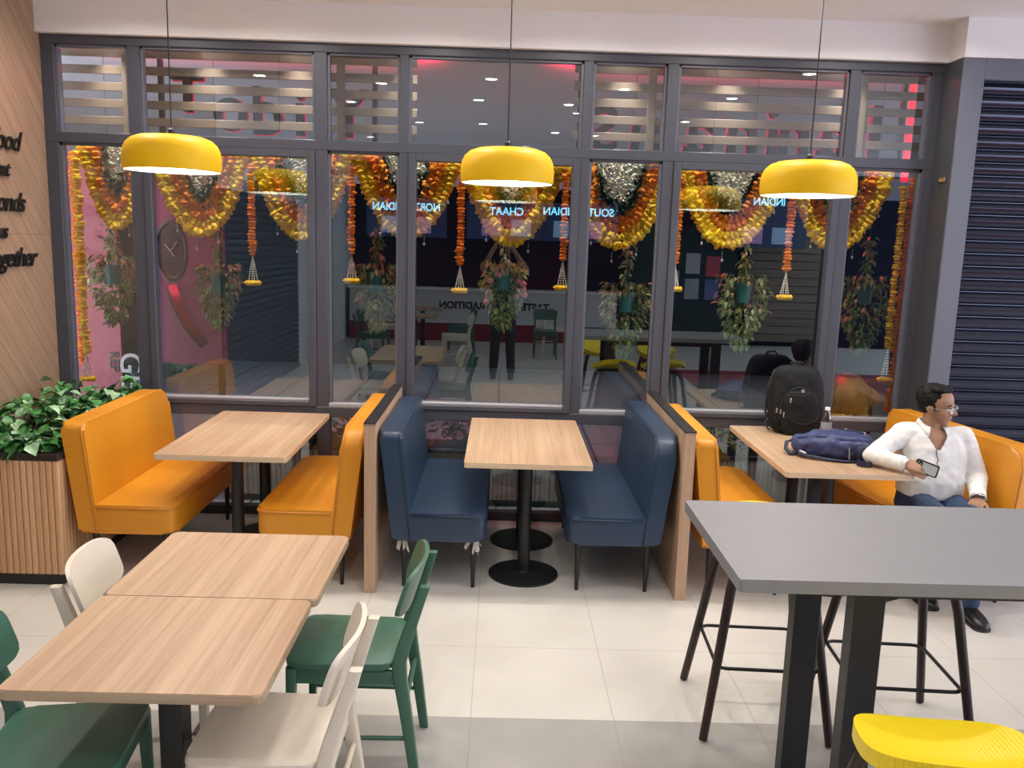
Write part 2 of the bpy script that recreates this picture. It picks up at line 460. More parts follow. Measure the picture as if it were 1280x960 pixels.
# ------------------------------------------------------------------ room shell
B = bmesh.new
LX, RX, RY, CZ = -2.99, 8.0, -5.4, 3.385
b = B(); bb(b, LX-.1, RX, RY, D+.02, -.1, 0); struct('floor', b, 'floor', 'pale beige tiled floor with a grey tile band across it', 'floor')
b = B(); bb(b, LX-.1, RX, RY, D-.08, CZ, CZ+.1); struct('ceiling', b, 'plaster', 'flat white ceiling over the seating area', 'ceiling')
b = B(); bb(b, LX-.1, LX, 2.45, D+.06, 0, CZ); struct('wall_left', b, 'panelwall', 'oak panelled side wall with diagonal boards and black script', 'wall')
b = B(); bb(b, LX-.1, LX, RY, -1.0, 0, CZ); struct('wall_left', b, 'plaster', 'plain pale wall on the left behind the photographer', 'wall')
b = B(); bb(b, LX-.1, LX, -1.0, 2.45, 2.4, CZ); struct('trim_10', b, 'plaster', 'pale wall strip above the shuttered opening on the left', 'wall')
b = B(); bb(b, LX-.1, RX, RY-.1, RY, 0, CZ); struct('wall_rear', b, mat('deep_blue_wall', (.005, .007, .020), .7, spec=.1), 'deep blue rear wall above the food counter', 'wall')
# bulkhead above the windows, and over the shutter
b = B(); bb(b, LX, 2.817, D-.08, D+.1, 3.156, CZ+.1); struct('trim_11', b, 'plaster', 'white bulkhead running above the window wall', 'bulkhead')
b = B(); bb(b, 2.817, 5.2, 5.475, D+.1, 3.15, CZ+.1); struct('trim_12', b, 'plaster', 'white bulkhead above the black roller shutter', 'bulkhead')
# glazed wall: mullions, rails
MX = [(-2.99, -2.905), (-2.44, -2.361), (-1.246, -1.165), (-.697, -.636), (.490, .553), (1.032, 1.105), (2.217, 2.288), (2.752, 2.817)]
for i, (x0, x1) in enumerate(MX):
    b = B(); bb(b, x0, x1, D-.03, D+.07, 0, 3.156, .003, 1)
    where = ['at the oak wall', 'first from the oak wall', 'second from the oak wall', 'behind the left partition', 'right of the middle table',
             'behind the right partition', 'behind the black backpack', 'beside the dark pilaster'][i]
    struct('trim_%d' % (i+1), b, 'frame', 'upright grey window mullion '+where, 'window frame')
for nm, z0, z1, p, lb in (('trim_13', 3.10, 3.157, .035, 'grey head rail along the top of the windows'), ('trim_14', 2.49, 2.555, .033, 'grey transom rail between upper and lower panes'),
                       ('trim_15', .715, .785, .036, 'grey sill rail below the tall panes')):
    b = B(); bb(b, LX, 2.817, D-p, D+.068, z0, z1, .003, 1); struct(nm, b, 'frame', lb, 'window frame')
b = B(); bb(b, LX, 2.817, D-.02, D+.06, 0, .06); struct('baseboard_back', b, 'framedark', 'dark base rail at the foot of the windows', 'baseboard')
names = ['narrow window nearest the oak wall', 'wide window behind the left booth table', 'narrow window behind the left partition',
         'wide window behind the middle table', 'narrow window behind the right navy bench', 'wide window behind the black backpack', 'narrow window beside the dark pilaster']
for i in range(7):
    x0, x1 = MX[i][1], MX[i+1][0]
    w_ = thing('window_%d' % (i+1), names[i], 'window', (0, 0, 0), kind='structure')
    for nm, z0, z1 in (('upper_pane', 2.555, 3.10), ('pane', .785, 2.49), ('lower_pane', .06, .715)):
        b = B(); vs = [b.verts.new(p) for p in ((x0, D+.02, z0), (x1, D+.02, z0), (x1, D+.02, z1), (x0, D+.02, z1))]; b.faces.new(vs)
        o = obj(nm, b, 'glass', w_); o['kind'] = 'structure'
    # bright sill strip
    b = B(); 
    if i in (1, 3, 5):
        # opening sash
        sw = .05; z0, z1 = .785, 2.49
        bs = B()
        bb(bs, x0, x0+sw, D-.045, D+.03, z0, z1, .004, 1); bb(bs, x1-sw, x1, D-.045, D+.03, z0, z1, .004, 1)
        bb(bs, x0+sw, x1-sw, D-.045, D+.03, z1-sw, z1, .004, 1); bb(bs, x0+sw, x1-sw, D-.045, D+.03, z0, z0+.035, .004, 1)
        o = obj('sash', bs, 'frame', w_); o['kind'] = 'structure'
        bb(b, x0+sw, x1-sw, D-.03, D+.018, z0+.035, z0+.052, .003, 1)
    else:
        bb(b, x0, x1, D-.03, D+.018, .785, .812, .003, 1)
    o = obj('window_sill', b, 'sill', w_); o['kind'] = 'structure'
    b = B()
    for (a0, a1, z0, z1) in ((x0, x0+.016, .8, 2.49), (x1-.016, x1, .8, 2.49), (x0, x0+.016, 2.555, 3.10), (x1-.016, x1, 2.555, 3.10)):
        bb(b, a0, a1, D-.012, D+.03, z0, z1)
    bb(b, x0, x1, D-.012, D+.03, 2.474, 2.49); bb(b, x0, x1, D-.012, D+.03, 3.086, 3.10)
    o = obj('glazing_bead', b, 'cladding', w_); o['kind'] = 'structure'

# dark pilaster and roller shutter to the right
b = B(); bb(b, 2.818, 2.958, 5.475, D+.1, 0, 3.15, .004, 1)
o = struct('wall_right', b, 'cladding', 'grey clad pilaster between windows and roller shutter', 'pilaster')
b = B(); bb(b, 2.8135, 2.8185, 5.49, D-.03, 0, 3.15); o2 = obj('side_cladding', b, 'framedark', o); o2['kind'] = 'structure'
b = B(); bb(b, 2.80, 2.813, 5.52, 5.60, 2.40, 2.43, .003, 1); ob = obj('latch', b, 'chrome', o); ob['kind'] = 'structure'
b = B(); bb(b, 2.958, 5.2, 5.475, D+.1, 3.02, 3.15, .004, 1); struct('trim_16', b, 'cladding', 'grey lintel above the roller shutter', 'lintel')
def shutter(name, label, L, H, pitch, loc, rot, sm='shutter'):
    t = thing(name, label, 'roller shutter', loc, rot)
    b = B(); prof = []; nsl = int(H/pitch)
    for k in range(nsl):
        z = k*pitch
        for (u, d) in ((0, .0), (.06, .012), (.25, .024), (.55, .028), (.80, .018), (.90, .004), (.94, 0)):
            prof.append((d, z+u*pitch))
    prof.append((0, nsl*pitch))
    pr = [(-d, z) for d, z in prof]
    v0 = [b.verts.new((0, p[0], p[1])) for p in pr]; v1 = [b.verts.new((L, p[0], p[1])) for p in pr]
    for k in range(len(pr)-1): b.faces.new((v0[k], v1[k], v1[k+1], v0[k+1]))
    e0 = b.verts.new((0, .02, 0)); e1 = b.verts.new((L, .02, 0)); e2 = b.verts.new((L, .02, H)); e3 = b.verts.new((0, .02, H))
    b.faces.new((e0, e3, e2, e1))
    obj('slat_curtain', b, sm, t, 35)
    b = B(); bb(b, 0, L, -.03, .02, -.0, .05, .004, 1); obj('bottom_bar', b, 'framedark', t)
    return t
shutter('roller_shutter', 'black ribbed roller shutter beside the seated man', 2.2, 3.02, .0815, (2.958, 5.52, 0), 0)
shutter('roller_shutter', 'closed grey roller shutter on the left wall behind the photographer', 3.4, 2.4, .0815, (LX-.02, -1.0, 0), PI/2, mat('grey_shutter_slat', (.22, .25, .30), .3, metal=.7))

# ------------------------------------------------------------------ lamps
def area(name, parent, loc, size, power, col=(1, .955, .90), spread=150, rot=None):
    l = bpy.data.lights.new(name, 'AREA'); l.shape = 'DISK'; l.size = size; l.energy = power; l.color = col; l.spread = math.radians(spread)
    o = bpy.data.objects.new(name, l); COL.objects.link(o); o.parent = parent; o.location = loc
    if rot: o.rotation_euler = rot
    return o
SPOTS = [(2.5, 4.2), (-2.3, 3.3), (-1.2, 3.1), (-.15, 3.5), (1.1, 3.2), (2.2, 2.9),
         (-.3, 2.3), (-1.7, 1.9), (.8, 1.6), (2.1, 1.2), (-1.1, .4), (-.3, .45), (1.2, -.4), (-2.0, -1.4), (.3, -2.0), (2.4, -2.2), (-1.4, -3.6), (1.2, -3.6), (4.2, .6), (4.4, -3.0)]
cl0 = None
for i, (x, y) in enumerate(SPOTS):
    if cl0 is None:
        t = cl0 = thing('ceiling_light', 'round recessed white ceiling downlight', 'ceiling light', (x, y, CZ), 0, 'recessed ceiling downlights')
        b = B(); lathe(b, [(.055, -.001), (.055, -.006), (.075, -.006), (.078, 0)], 24); obj('trim_ring', b, 'pendin', t)
        b = B(); lathe(b, [(0, -.003), (.054, -.003)], 24); obj('lens', b, 'spot', t)
        area('bulb_light', t, (0, 0, -.012), .11, SPOT_W, spread=135)
    else: dup(cl0, (x, y, CZ))
wl = None  # row of lamps added to throw front light on the garlands
for x in (-2.3, -1.45, -.5, .45, 1.4, 2.35):
    if wl is None:
        t = wl = thing('ceiling_light', 'added ceiling downlight lighting the garlands, in the row nearest the windows', 'ceiling light', (x, 4.92, CZ), 0, 'added downlights along the windows')
        b = B(); lathe(b, [(.055, -.001), (.055, -.006), (.075, -.006), (.078, 0)], 24); obj('trim_ring', b, 'pendin', t)
        b = B(); lathe(b, [(0, -.003), (.054, -.003)], 24); obj('lens', b, 'spot', t)
        area('bulb_light', t, (0, 0, -.012), .11, WASH_W, spread=160)
    else: dup(wl, (x, 4.92, CZ))
pend = None
for x, z, lb in ((-1.77, 2.258, 'yellow dome pendant lamp over the left booth table'), (.01, 2.248, 'yellow dome pendant lamp over the middle booth table'),
                 (1.628, 2.232, 'yellow dome pendant lamp over the right booth table')):
    if pend is None:
        t = pend = thing('pendant_lamp', lb, 'pendant lamp', (x, 4.66, z), 0, 'yellow pendant lamps')
        b = B(); lathe(b, [(.241, .0), (.247, .004), (.250, .03), (.249, .075), (.243, .110), (.228, .140), (.202, .163), (.165, .177), (.10, .184), (.02, .186), (0, .186)], 64)
        obj('lamp_shade', b, 'pendant', t, 40)
        b = B(); lathe(b, [(.241, .0), (.240, .075), (.222, .13), (.16, .168), (0, .176)], 64); obj('inner_shade', b, 'pendin', t, True)
        b = B(); lathe(b, [(0, .022), (.20, .022), (.21, .03), (0, .03)], 48); obj('diffuser', b, 'bulb', t)
        b = B(); lathe(b, [(0, .186), (.018, .186), (.018, .212), (.006, .222), (0, .222)], 16); obj('cord_grip', b, 'black', t, 40)
        b = B(); tube(b, [(0, 0, .21), (0, 0, 1.12)], .0035, 6); obj('cord', b, 'cord', t)
        area('bulb_light', t, (0, 0, .012), .36, PEND_W, (1, .90, .74), 170)
    else: dup(pend, (x, 4.66, z), None, lb)

# ------------------------------------------------------------------ booth seating
def make_bench(name, label, lm, pm, loc, rotz, group, L=1.19, wrap=False, slant=False):
    # local: back at -x, seat towards +x, y along the length, near end at y = 0
    t = thing(name, label, 'bench', loc, rotz, group)
    b = B()
    pr = rbox([(.10, 0), (.545, 0), (.545, L), (.10, L)], [.01, .07, .07, .01], 6)
    vs = prism(b, pr, 'z', .29, .452, .022, 3)
    for v in b.verts:
        if v.co.z > .42:
            u = (v.co.x-.1)/.445; v.co.z += .012*math.sin(PI*max(0, min(1, u)))*math.sin(PI*max(0, min(1, v.co.y/L)))**.4
    obj('seat', b, lm, t, 50)
    b = B(); outl = [(p[0], p[1], .437) for p in rbox([(.13, -.003), (.547, -.003), (.547, L+.003), (.13, L+.003)], [.0, .07, .07, .0], 6)]
    tube(b, outl, .0055, 6); obj('seat_piping', b, pm, t, True)
    # backrest: outline seen from the front, extruded through its thickness
    b = B()
    pr = rbox([(-.004, .285), (L, .285), (L-.01, .905), (.006, .905)], [.03, .03, .14, .05], 8)
    prism(b, pr, 'x', -.0, .125, .028, 4)
    def lean(co):
        k = (co.z-.285)/.62; co.x += -.052*k + (.028*(1-k) if co.x < .06 else 0) + (.012 if co.x > .06 else 0)*(1-k)
    for v in b.verts: lean(v.co)
    bk = obj('backrest', b, lm, t, 50)
    b = B(); path = []
    for y, z in rbox([(-.005, .30), (.004, .907), (L-.01, .907), (L+.003, .30)], [.0, .05, .14, 0], 8):
        v = Vector((.112, y, z)); lean(v); path.append((v.x, y, z-.004))
    tube(b, path, .005, 6); obj('back_piping', b, pm, bk, True)
    for (x, y) in ((.085, .07), (.475, .07), (.085, L-.07), (.475, L-.07)):
        b = B(); lathe(b, [(0, 0), (.011, 0), (.019, .29), (0, .29)], 14, (x, y, 0)); lg = obj('leg', b, 'black', t, 40)
        if wrap and y < .2:
            b = B(); rr = random.Random(int(x*100)+int(loc[0]*10))
            for k in range(7):
                a = rr.random()*6.28; p0 = Vector((x+.018*math.cos(a), y+.018*math.sin(a), .288)); p1 = p0+Vector((.03*math.cos(a)+rr.uniform(-.02, .02), .02*math.sin(a), -rr.uniform(.03, .09)))
                q = Vector((rr.uniform(-.02, .02), rr.uniform(-.02, .02), rr.uniform(-.01, .02)))
                f = [b.verts.new(p) for p in (p0+q, p0-q*.5, p1-q*.7, p1+q*.4)]; b.faces.new(f)
            o = obj('plastic_wrap', b, MT['pebble'], lg); o['label'] = 'torn clear plastic wrapping'
    return t
GB, GO = 'navy booth benches', 'orange booth benches'
make_bench('booth_bench', 'orange bench beside the planter at the left booth table', 'orange', 'orangepipe', (-2.315, 4.49, 0), 0, GO)
make_bench('booth_bench', 'orange bench backing onto the left wooden partition', 'orange', 'orangepipe', (-.775, 4.49+1.19, 0), PI, GO)
bb_ = make_bench('booth_bench', 'navy bench on the left of the middle booth table', 'navy', 'navypipe', (-.595, 4.49, 0), 0, GB, wrap=True)
make_bench('booth_bench', 'navy bench on the right of the middle booth table', 'navy', 'navypipe', (.945, 4.49+1.19, 0), PI, GB, wrap=True)
make_bench('booth_bench', 'orange bench backing onto the right wooden partition', 'orange', 'orangepipe', (1.13, 4.49, 0), 0, GO)
RB = math.radians(191)
make_bench('booth_bench', 'orange bench the man in the white shirt is sitting on', 'orange', 'orangepipe', (2.725, 5.645, 0), RB, GO)

def make_partition(x0, x1, label):
    t = thing('partition', label, 'partition', ((x0+x1)/2, 4.445, 0), 0, 'wooden booth partitions'); hw = (x1-x0)/2
    b = B(); bb(b, -hw, hw, 0, 1.235, 0, .955, .002, 1); obj('panel', b, 'oakz', t)
    b = B(); bb(b, -hw-.002, hw+.002, -.002, 1.235, .955, .966, .002, 1); obj('cap', b, 'blackcap', t)
    b = B(); bb(b, -hw-.003, hw+.003, -.004, .0, .952, .958); obj('trim_strip', b, 'chrome', t)
make_partition(-.718, -.658, 'upright oak partition between left orange bench and navy bench')
make_partition(1.007, 1.068, 'upright oak partition between right navy bench and orange bench')

def make_booth_table(x0, x1, y0, y1, label, disc=.205):
    cx, cy = (x0+x1)/2, (y0+y1)/2
    t = thing('booth_table', label, 'table', (cx, cy, 0), 0, 'booth tables')
    hx, hy = (x1-x0)/2, (y1-y0)/2
    b = B(); slab(b, -hx+.002, hx-.002, -hy+.002, hy-.002, .722, .751, .018, .002); tp = obj('tabletop', b, 'oak', t)
    b = B(); o_ = rbox([(-hx, -hy), (hx, -hy), (hx, hy), (-hx, hy)], .02); i_ = rbox([(-hx+.002, -hy+.002), (hx-.002, -hy+.002), (hx-.002, hy-.002), (-hx+.002, hy-.002)], .018)
    n = len(o_); vv = [[b.verts.new((p[0], p[1], z)) for p in q] for q, z in ((o_, .7215), (o_, .7505), (i_, .7505), (i_, .7215))]
    for k in range(4):
        for j in range(n): b.faces.new((vv[k][j], vv[k][(j+1) % n], vv[(k+1) % 4][(j+1) % n], vv[(k+1) % 4][j]))
    obj('edge_band', b, 'oakedge', tp)
    for y in (-hy+.30, hy-.31):
        p = B(); lathe(p, [(0, .014), (.036, .014), (.036, .715), (0, .715)], 24, (0, y, 0)); po = obj('pedestal', p, 'black', t, 40)
        p = B(); lathe(p, [(0, 0), (disc, 0), (disc, .010), (disc-.02, .018), (.045, .022), (.036, .03), (0, .03)], 48, (0, y, 0)); obj('base_plate', p, 'black', po, 40)
        p = B(); bb(p, -.20, .20, y-.03, y+.03, .705, .7215, .003, 1); obj('bracket', p, 'black', po)
    return t
make_booth_table(-1.865, -1.145, 4.475, 5.66, 'long oak topped booth table between the two left orange benches')
make_booth_table(-.18, .525, 4.475, 5.66, 'long oak topped booth table between the two navy benches')
make_booth_table(1.575, 2.285, 4.45, 5.64, 'long oak topped booth table carrying the two backpacks')
for (x, y0, lb) in ((-1.135, 5.10, 'white paper slip hanging under the left table edge, nearer one'), (-1.135, 5.42, 'white paper slip hanging under the left table edge, farther one')):
    b = B(); bx(b, (0, 0, -.055), (.0015, .11, .11)); tag(obj('paper_slip', b, 'white', None, False, (x-.012, y, .7212)), lb, 'paper', 'paper slips under the left table')

# ------------------------------------------------------------------ foreground tables and chairs
def make_dining_table(x0, x1, y0, y1, label):
    cx, cy = (x0+x1)/2, (y0+y1)/2; hx, hy = (x1-x0)/2, (y1-y0)/2
    t = thing('dining_table', label, 'table', (cx, cy, 0), 0, 'oak tables pushed together')
    b = B(); slab(b, -hx+.002, hx-.002, -hy+.002, hy-.002, .724, .7505, .026, .0025, 2); tp = obj('tabletop', b, 'oak', t)
    b = B(); slab(b, -hx, hx, -hy, hy, .7215, .7475, .028, .002, 1); obj('edge_band', b, wood('oak_edge_dark', (.34, .24, .15), (.46, .34, .22), 'x'), tp)
    b = B(); bb(b, -.036, .036, -.036, .036, .012, .71, .004, 1); pl = obj('pedestal', b, 'black', t)
    b = B(); bb(b, -.27, .27, -.03, .03, .70, .722, .003, 1); bb(b, -.03, .03, -.24, .24, .702, .722, .003, 1); obj('bracket', b, 'black', pl)
    b = B(); slab(b, -.22, .22, -.22, .22, 0, .014, .03, .003); obj('base_plate', b, 'black', t)
make_dining_table(-1.30, -.602, 2.065, 2.6695, 'oak topped dining table nearest the camera')
make_dining_table(-1.296, -.588, 2.671, 3.29, 'oak topped dining table farther of the two pushed together')

def make_chair(name, label, cm, loc, rotz, group):
    # local: faces +x
    t = thing(name, label, 'chair', loc, rotz, group)
    b = B()
    pr = rbox([(-.195, -.19), (.20, -.205), (.20, .205), (-.195, .19)], [.05, .06, .06, .05], 7); prism(b, pr, 'z', .432, .458, .009, 3)
    es = [e for e in b.edges]
    bmesh.ops.triangulate(b, faces=[f for f in b.faces if len(f.verts) > 4])
    for v in b.verts: v.co.z += .014*max(0, (abs(v.co.x)-.02)/.18)**2 - .006
    obj('seat', b, cm, t, 40)
    b = B(); nx, nz = 16, 8; H = .180; Wd = .41
    grid = []
    for side in (0, 1):
        g = []
        for i in range(nx+1):
            row = []
            for j in range(nz+1):
                u, v = 2*i/nx-1, 2*j/nz-1
                d = (abs(u)**5+abs(v)**5)**(1/5); mx = max(abs(u), abs(v)); s = mx/d if d > 1e-6 else 1
                u2, v2 = u*s, v*s
                y = u2*Wd/2; z = .712+v2*H/2
                x = -.183-.32*(z-.46) + .040*(u2*u2) + (0.016 if side else 0)
                row.append(b.verts.new((x, y, z)))
            g.append(row)
        grid.append(g)
    for side, g in enumerate(grid):
        for i in range(nx):
            for j in range(nz):
                f = (g[i][j], g[i+1][j], g[i+1][j+1], g[i][j+1]); b.faces.new(f if side else f[::-1])
    def rim(a, c): b.faces.new((grid[0][a[0]][a[1]], grid[0][c[0]][c[1]], grid[1][c[0]][c[1]], grid[1][a[0]][a[1]]))
    ring = [(i, 0) for i in range(nx)]+[(nx, j) for j in range(nz)]+[(i, nz) for i in range(nx, 0, -1)]+[(0, j) for j in range(nz, 0, -1)]
    for k in range(len(ring)): rim(ring[k], ring[(k+1) % len(ring)])
    es = [e for e in b.edges if e.is_manifold and e.calc_face_angle(0) > 1.0]
    bmesh.ops.bevel(b, geom=es, offset=.004, segments=2, affect='EDGES')
    obj('backrest', b, cm, t, 50)
    for s in (-1, 1):
        b = B()
        P = [(-.268, s*.175, 0), (-.238, s*.175, .22), (-.210, s*.175, .40), (-.206, s*.174, .46), (-.224, s*.172, .53), (-.262, s*.170, .65), (-.294, s*.168, .745)]
        W2 = [(.017, .016), (.021, .018), (.025, .019), (.026, .019), (.024, .019), (.021, .018), (.018, .016)]
        rings = [(p, (w_[0], 0, 0), (0, w_[1], 0), 6) for p, w_ in zip(P, W2)]
        loft(b, rings); obj('rear_leg', b, cm, t, 40)
        b = B(); loft(b, [((.185, s*.185, 0), (.012, 0, 0), (0, .012, 0), 6), ((.175, s*.178, .435), (.019, 0, 0), (0, .019, 0), 6)]); obj('front_leg', b, cm, t, 40)
        b = B(); bb(b, -.195, .165, s*.176-.011, s*.176+.011, .375, .428, .003, 1); obj('side_rail', b, cm, t)
        b = B(); tube(b, [(-.236, s*.175, .165), (.182, s*.181, .165)], .0085, 10); obj('stretcher', b, cm, t, 40)
    b = B(); bb(b, .163, .183, -.165, .165, .375, .428, .003, 1); obj('front_rail', b, cm, t)
    b = B(); bb(b, -.213, -.195, -.17, .17, .375, .428, .003, 1); obj('rear_rail', b, cm, t)
    b = B(); tube(b, [(-.228, -.175, .30), (-.228, .175, .30)], .010, 10); obj('rear_stretcher', b, cm, t, 40)
    return t
GC = 'wooden chairs around the oak tables'
g1 = make_chair('dining_chair', 'green wooden chair on the right side of the oak tables', 'green', (-.534, 2.985, 0), PI, GC)
c1 = make_chair('dining_chair', 'cream wooden chair at the right front corner of the oak tables', 'cream', (-.675, 2.395, 0), PI, GC)
dup(c1, (-1.215, 2.945, 0), .12, 'cream wooden chair on the left side near the planter')
dup(g1, (-1.26, 2.31, 0), .12, 'green wooden chair cut by the left edge of the photo')

# ------------------------------------------------------------------ high table and stools
t = thing('high_table', 'long grey topped high table on black metal legs', 'table', (1.0, 2.65, 0))
b = B(); slab(b, -.300, 1.50, -.372, .372, .98, 1.02, .012, .003); obj('tabletop', b, 'greytop', t)
for (x, fl) in ((.13, 0), (1.22, 0)):
    b = B(); bb(b, x-.035, x+.035, -.33, .33, .955, .98); fr = obj('leg_frame', b, 'black', t)
    for y, nm in ((.235, 'far'), (-.235, 'near')):
        b = B(); bb(b, x-.047, x+.047, y-.032, y+.032, .0, .956, .003, 1); lg = obj('leg', b, 'black', t)
b = B(); bb(b, .17, 1.18, -.262, -.215, .925, .98, .003, 1)
prism(b, rbox([(.17, .925), (.17, .88), (.18, .915), (.215, .925)], 0), 'y', -.262, -.215)
obj('cross_beam', b, 'black', t)
b = B(); bb(b, .17, 1.18, .215, .262, .925, .98, .003, 1); obj('cross_beam', b, 'black', t)

def make_stool(label, loc, rotz):
    # local: faces +x
    t = thing('bar_stool', label, 'stool', loc, rotz, 'yellow bar stools')
    b = B(); n = 24; sh = []
    def hgt(u, v):
        back = max(0, -u); fr = max(0, u)
        return .735+.128*back**1.5+.045*abs(v)**2.2*(1-.5*back)-.012*fr**2
    for side in (0, 1):
        g = []
        for i in range(n+1):
            row = []
            for j in range(n+1):
                u, v = 2*i/n-1, 2*j/n-1
                p = 2.4; d = (abs(u)**p+abs(v)**p)**(1/p); mx = max(abs(u), abs(v)); s = mx/d if d > 1e-6 else 1
                u2, v2 = u*s, v*s
                z = hgt(u2, v2)-(0 if side else .014+.022*0)
                row.append(b.verts.new((u2*.205+.01-(.03*max(0, -u2)), v2*.215, z)))
            g.append(row)
        sh.append(g)
    for side, g in enumerate(sh):
        for i in range(n):
            for j in range(n):
                f = (g[i][j], g[i+1][j], g[i+1][j+1], g[i][j+1]); b.faces.new(f if side else f[::-1])
    ring = [(i, 0) for i in range(n)]+[(n, j) for j in range(n)]+[(i, n) for i in range(n, 0, -1)]+[(0, j) for j in range(n, 0, -1)]
    lower = []
    for k in range(len(ring)):
        a, c = ring[k], ring[(k+1) % len(ring)]
        b.faces.new((sh[0][a[0]][a[1]], sh[0][c[0]][c[1]], sh[1][c[0]][c[1]], sh[1][a[0]][a[1]]))
    # turned-down rim
    top = [sh[0][a][c] for a, c in ring]; low = [b.verts.new((v.co.x*1.0-.0, v.co.y, v.co.z-.028)) for v in top]
    inn = [b.verts.new((v.co.x*.95, v.co.y*.95, v.co.z+.004)) for v in low]
    for A_, B_ in ((top, low), (low, inn)):
        for k in range(len(ring)): b.faces.new((A_[k], A_[(k+1) % len(ring)], B_[(k+1) % len(ring)], B_[k]))
    obj('seat', b, MT['stoolseat'], t, 50)
    b = B(); bx(b, (0, 0, .700), (.24, .24, .02), .006); bx(b, (-.03, 0, .712), (.16, .16, .02)); fr = obj('seat_frame', b, 'darkwood', t)
    for sx in (-1, 1):
        for sy in (-1, 1):
            b = B(); tube(b, [(sx*.242, sy*.25, .006), (sx*.155, sy*.165, .60), (sx*.138, sy*.148, .675), (sx*.10, sy*.11, .705), (sx*.05, sy*.06, .708)], [.0165, .019, .020, .018, .015], 12, flat=1.15)
            lg = obj('leg', b, 'darkwood', t, 50)
            b = B(); lathe(b, [(0, 0), (.013, 0), (.014, .008), (0, .008)], 12, (sx*.243, sy*.251, 0)); obj('glide', b, 'chrome', lg)
    q = .29; f = lambda h: (.242-.087*h/.594, .25-.085*h/.594)
    X, Y = f(q); X -= .006; Y -= .006
    pts = rbox([(X, -Y, 0), (X, Y, 0), (-X, Y, 0), (-X, -Y, 0)], .045, 5)
    b = B(); tube(b, [(p[0], p[1], q) for p in pts], .0075, 8, closed=True); obj('footrest', b, 'black', t, True)
    return t
def stool_seat_mat():
    mt = mat('yellow_woven_plastic', (.86, .64, .004), .36); nt = mt.node_tree; b = nt.nodes['Principled BSDF']
    tc = nt.nodes.new('ShaderNodeTexCoord'); ck = nt.nodes.new('ShaderNodeTexBrick'); ck.inputs['Scale'].default_value = 26
    ck.inputs['Mortar Size'].default_value = .03; ck.inputs['Mortar Smooth'].default_value = 1
    nt.links.new(tc.outputs['Object'], ck.inputs['Vector'])
    bp = nt.nodes.new('ShaderNodeBump'); bp.inputs['Strength'].default_value = .5; bp.inputs['Distance'].default_value = .003
    nt.links.new(ck.outputs['Fac'], bp.inputs['Height']); nt.links.new(bp.outputs[0], b.inputs['Normal']); bp.invert = True
    return mt
MT['stoolseat'] = stool_seat_mat()
make_stool('yellow bar stool behind the left end of the grey high table', (1.115, 3.325, 0), -PI/2-.05)
make_stool('yellow bar stool behind the high table, second from its left end', (1.625, 3.20, 0), -PI/2-.06)
make_stool('yellow bar stool with woven texture in front of the grey high table', (1.12, 1.865, 0), PI/2-.10)
make_stool('yellow bar stool cut by the right edge of the photo', (1.755, 2.10, 0), PI/2+.05)

# ------------------------------------------------------------------ left planter with pothos
t = thing('planter', 'fluted oak planter box between oak wall and orange bench', 'planter', (-2.671, 4.44, 0))
HX, PL = .312, 1.26
b = B(); bb(b, -HX+.012, HX-.012, .012, PL, 0, .066, .002, 1); obj('plinth', b, 'black', t)
b = B(); pit = .0345
prof = []
def ridge(k, u): return (k*pit+u*pit)
def fluted(b, x0, x1, z0, z1, axis, at, sgn):
    n = max(1, int((x1-x0)/pit)); p = (x1-x0)/n; pts = []
    for k in range(n):
        for u, d in ((0, 0), (.06, .011), (.2, .014), (.5, .015), (.8, .014), (.94, .011)):
            pts.append((x0+(k+u)*p, d))
    pts.append((x1, 0))
    f = (lambda a, d, z: (a, at+sgn*d, z)) if axis == 'x' else (lambda a, d, z: (at+sgn*d, a, z))
    A = [b.verts.new(f(a, d, z0)) for a, d in pts]; C = [b.verts.new(f(a, d, z1)) for a, d in pts]
    for k in range(len(pts)-1): b.faces.new((A[k], A[k+1], C[k+1], C[k]))
fluted(b, -HX, HX, .066, .706, 'x', .015, -1)
obj('fluted_front', b, 'flute', t, 25)
b = B(); fluted(b, 0.0, PL, .066, .706, 'y', HX-.015, 1); obj('fluted_side', b, 'flute', t, 25)
b = B(); bb(b, -HX+.002, HX-.016, .016, PL, .066, .68); obj('box', b, 'oakz', t)
b = B(); bb(b, -HX-.004, HX+.004, -.004, .05, .706, .745, .003, 1); bb(b, HX-.045, HX+.004, .05, PL, .706, .745, .003, 1); bb(b, -HX-.004, -HX+.045, .05, PL, .706, .745, .003, 1)
bb(b, -HX+.045, HX-.045, PL-.04, PL, .706, .745); obj('rim', b, 'blackcap', t)
b = B(); bb(b, -HX+.03, HX-.04, .04, PL-.03, .66, .695); obj('soil', b, 'soil', t)

def leaf_template(w, l, fold=.25, curl=.3):
    # heart-shaped leaf along +x from the stem, folded along the midrib
    V = [(0, 0, 0), (.12*l, .36*w, .02*l), (.38*l, .5*w, .06*l), (.72*l, .3*w, .03*l), (l, 0, -curl*l*.5), (.72*l, -.3*w, .03*l), (.38*l, -.5*w, .06*l), (.12*l, -.36*w, .02*l), (.4*l, 0, -.02*l), (.72*l, 0, -.06*l)]
    V = [(x, y, z+fold*abs(y)) for x, y, z in V]
    Fc = [(0, 1, 2, 8), (8, 2, 3, 9), (9, 3, 4), (0, 8, 6, 7), (8, 9, 5, 6), (9, 4, 5)]
    return np.array(V), Fc
def leaves(pts, w, l, rng, droop=.5, up=.0, sc=(.6, 1.2)):
    T, Fc = leaf_template(w, l); ms = []
    for p, d in pts:
        yaw = math.atan2(d[1], d[0])+rng.normal()*.6; pit_ = droop*rng.random()-up+rng.normal()*.25
        s = sc[0]+(sc[1]-sc[0])*rng.random()
        ms.append((rotm(rng.normal()*.4, pit_, yaw)*s, p))
    return scatter(T, Fc, ms)
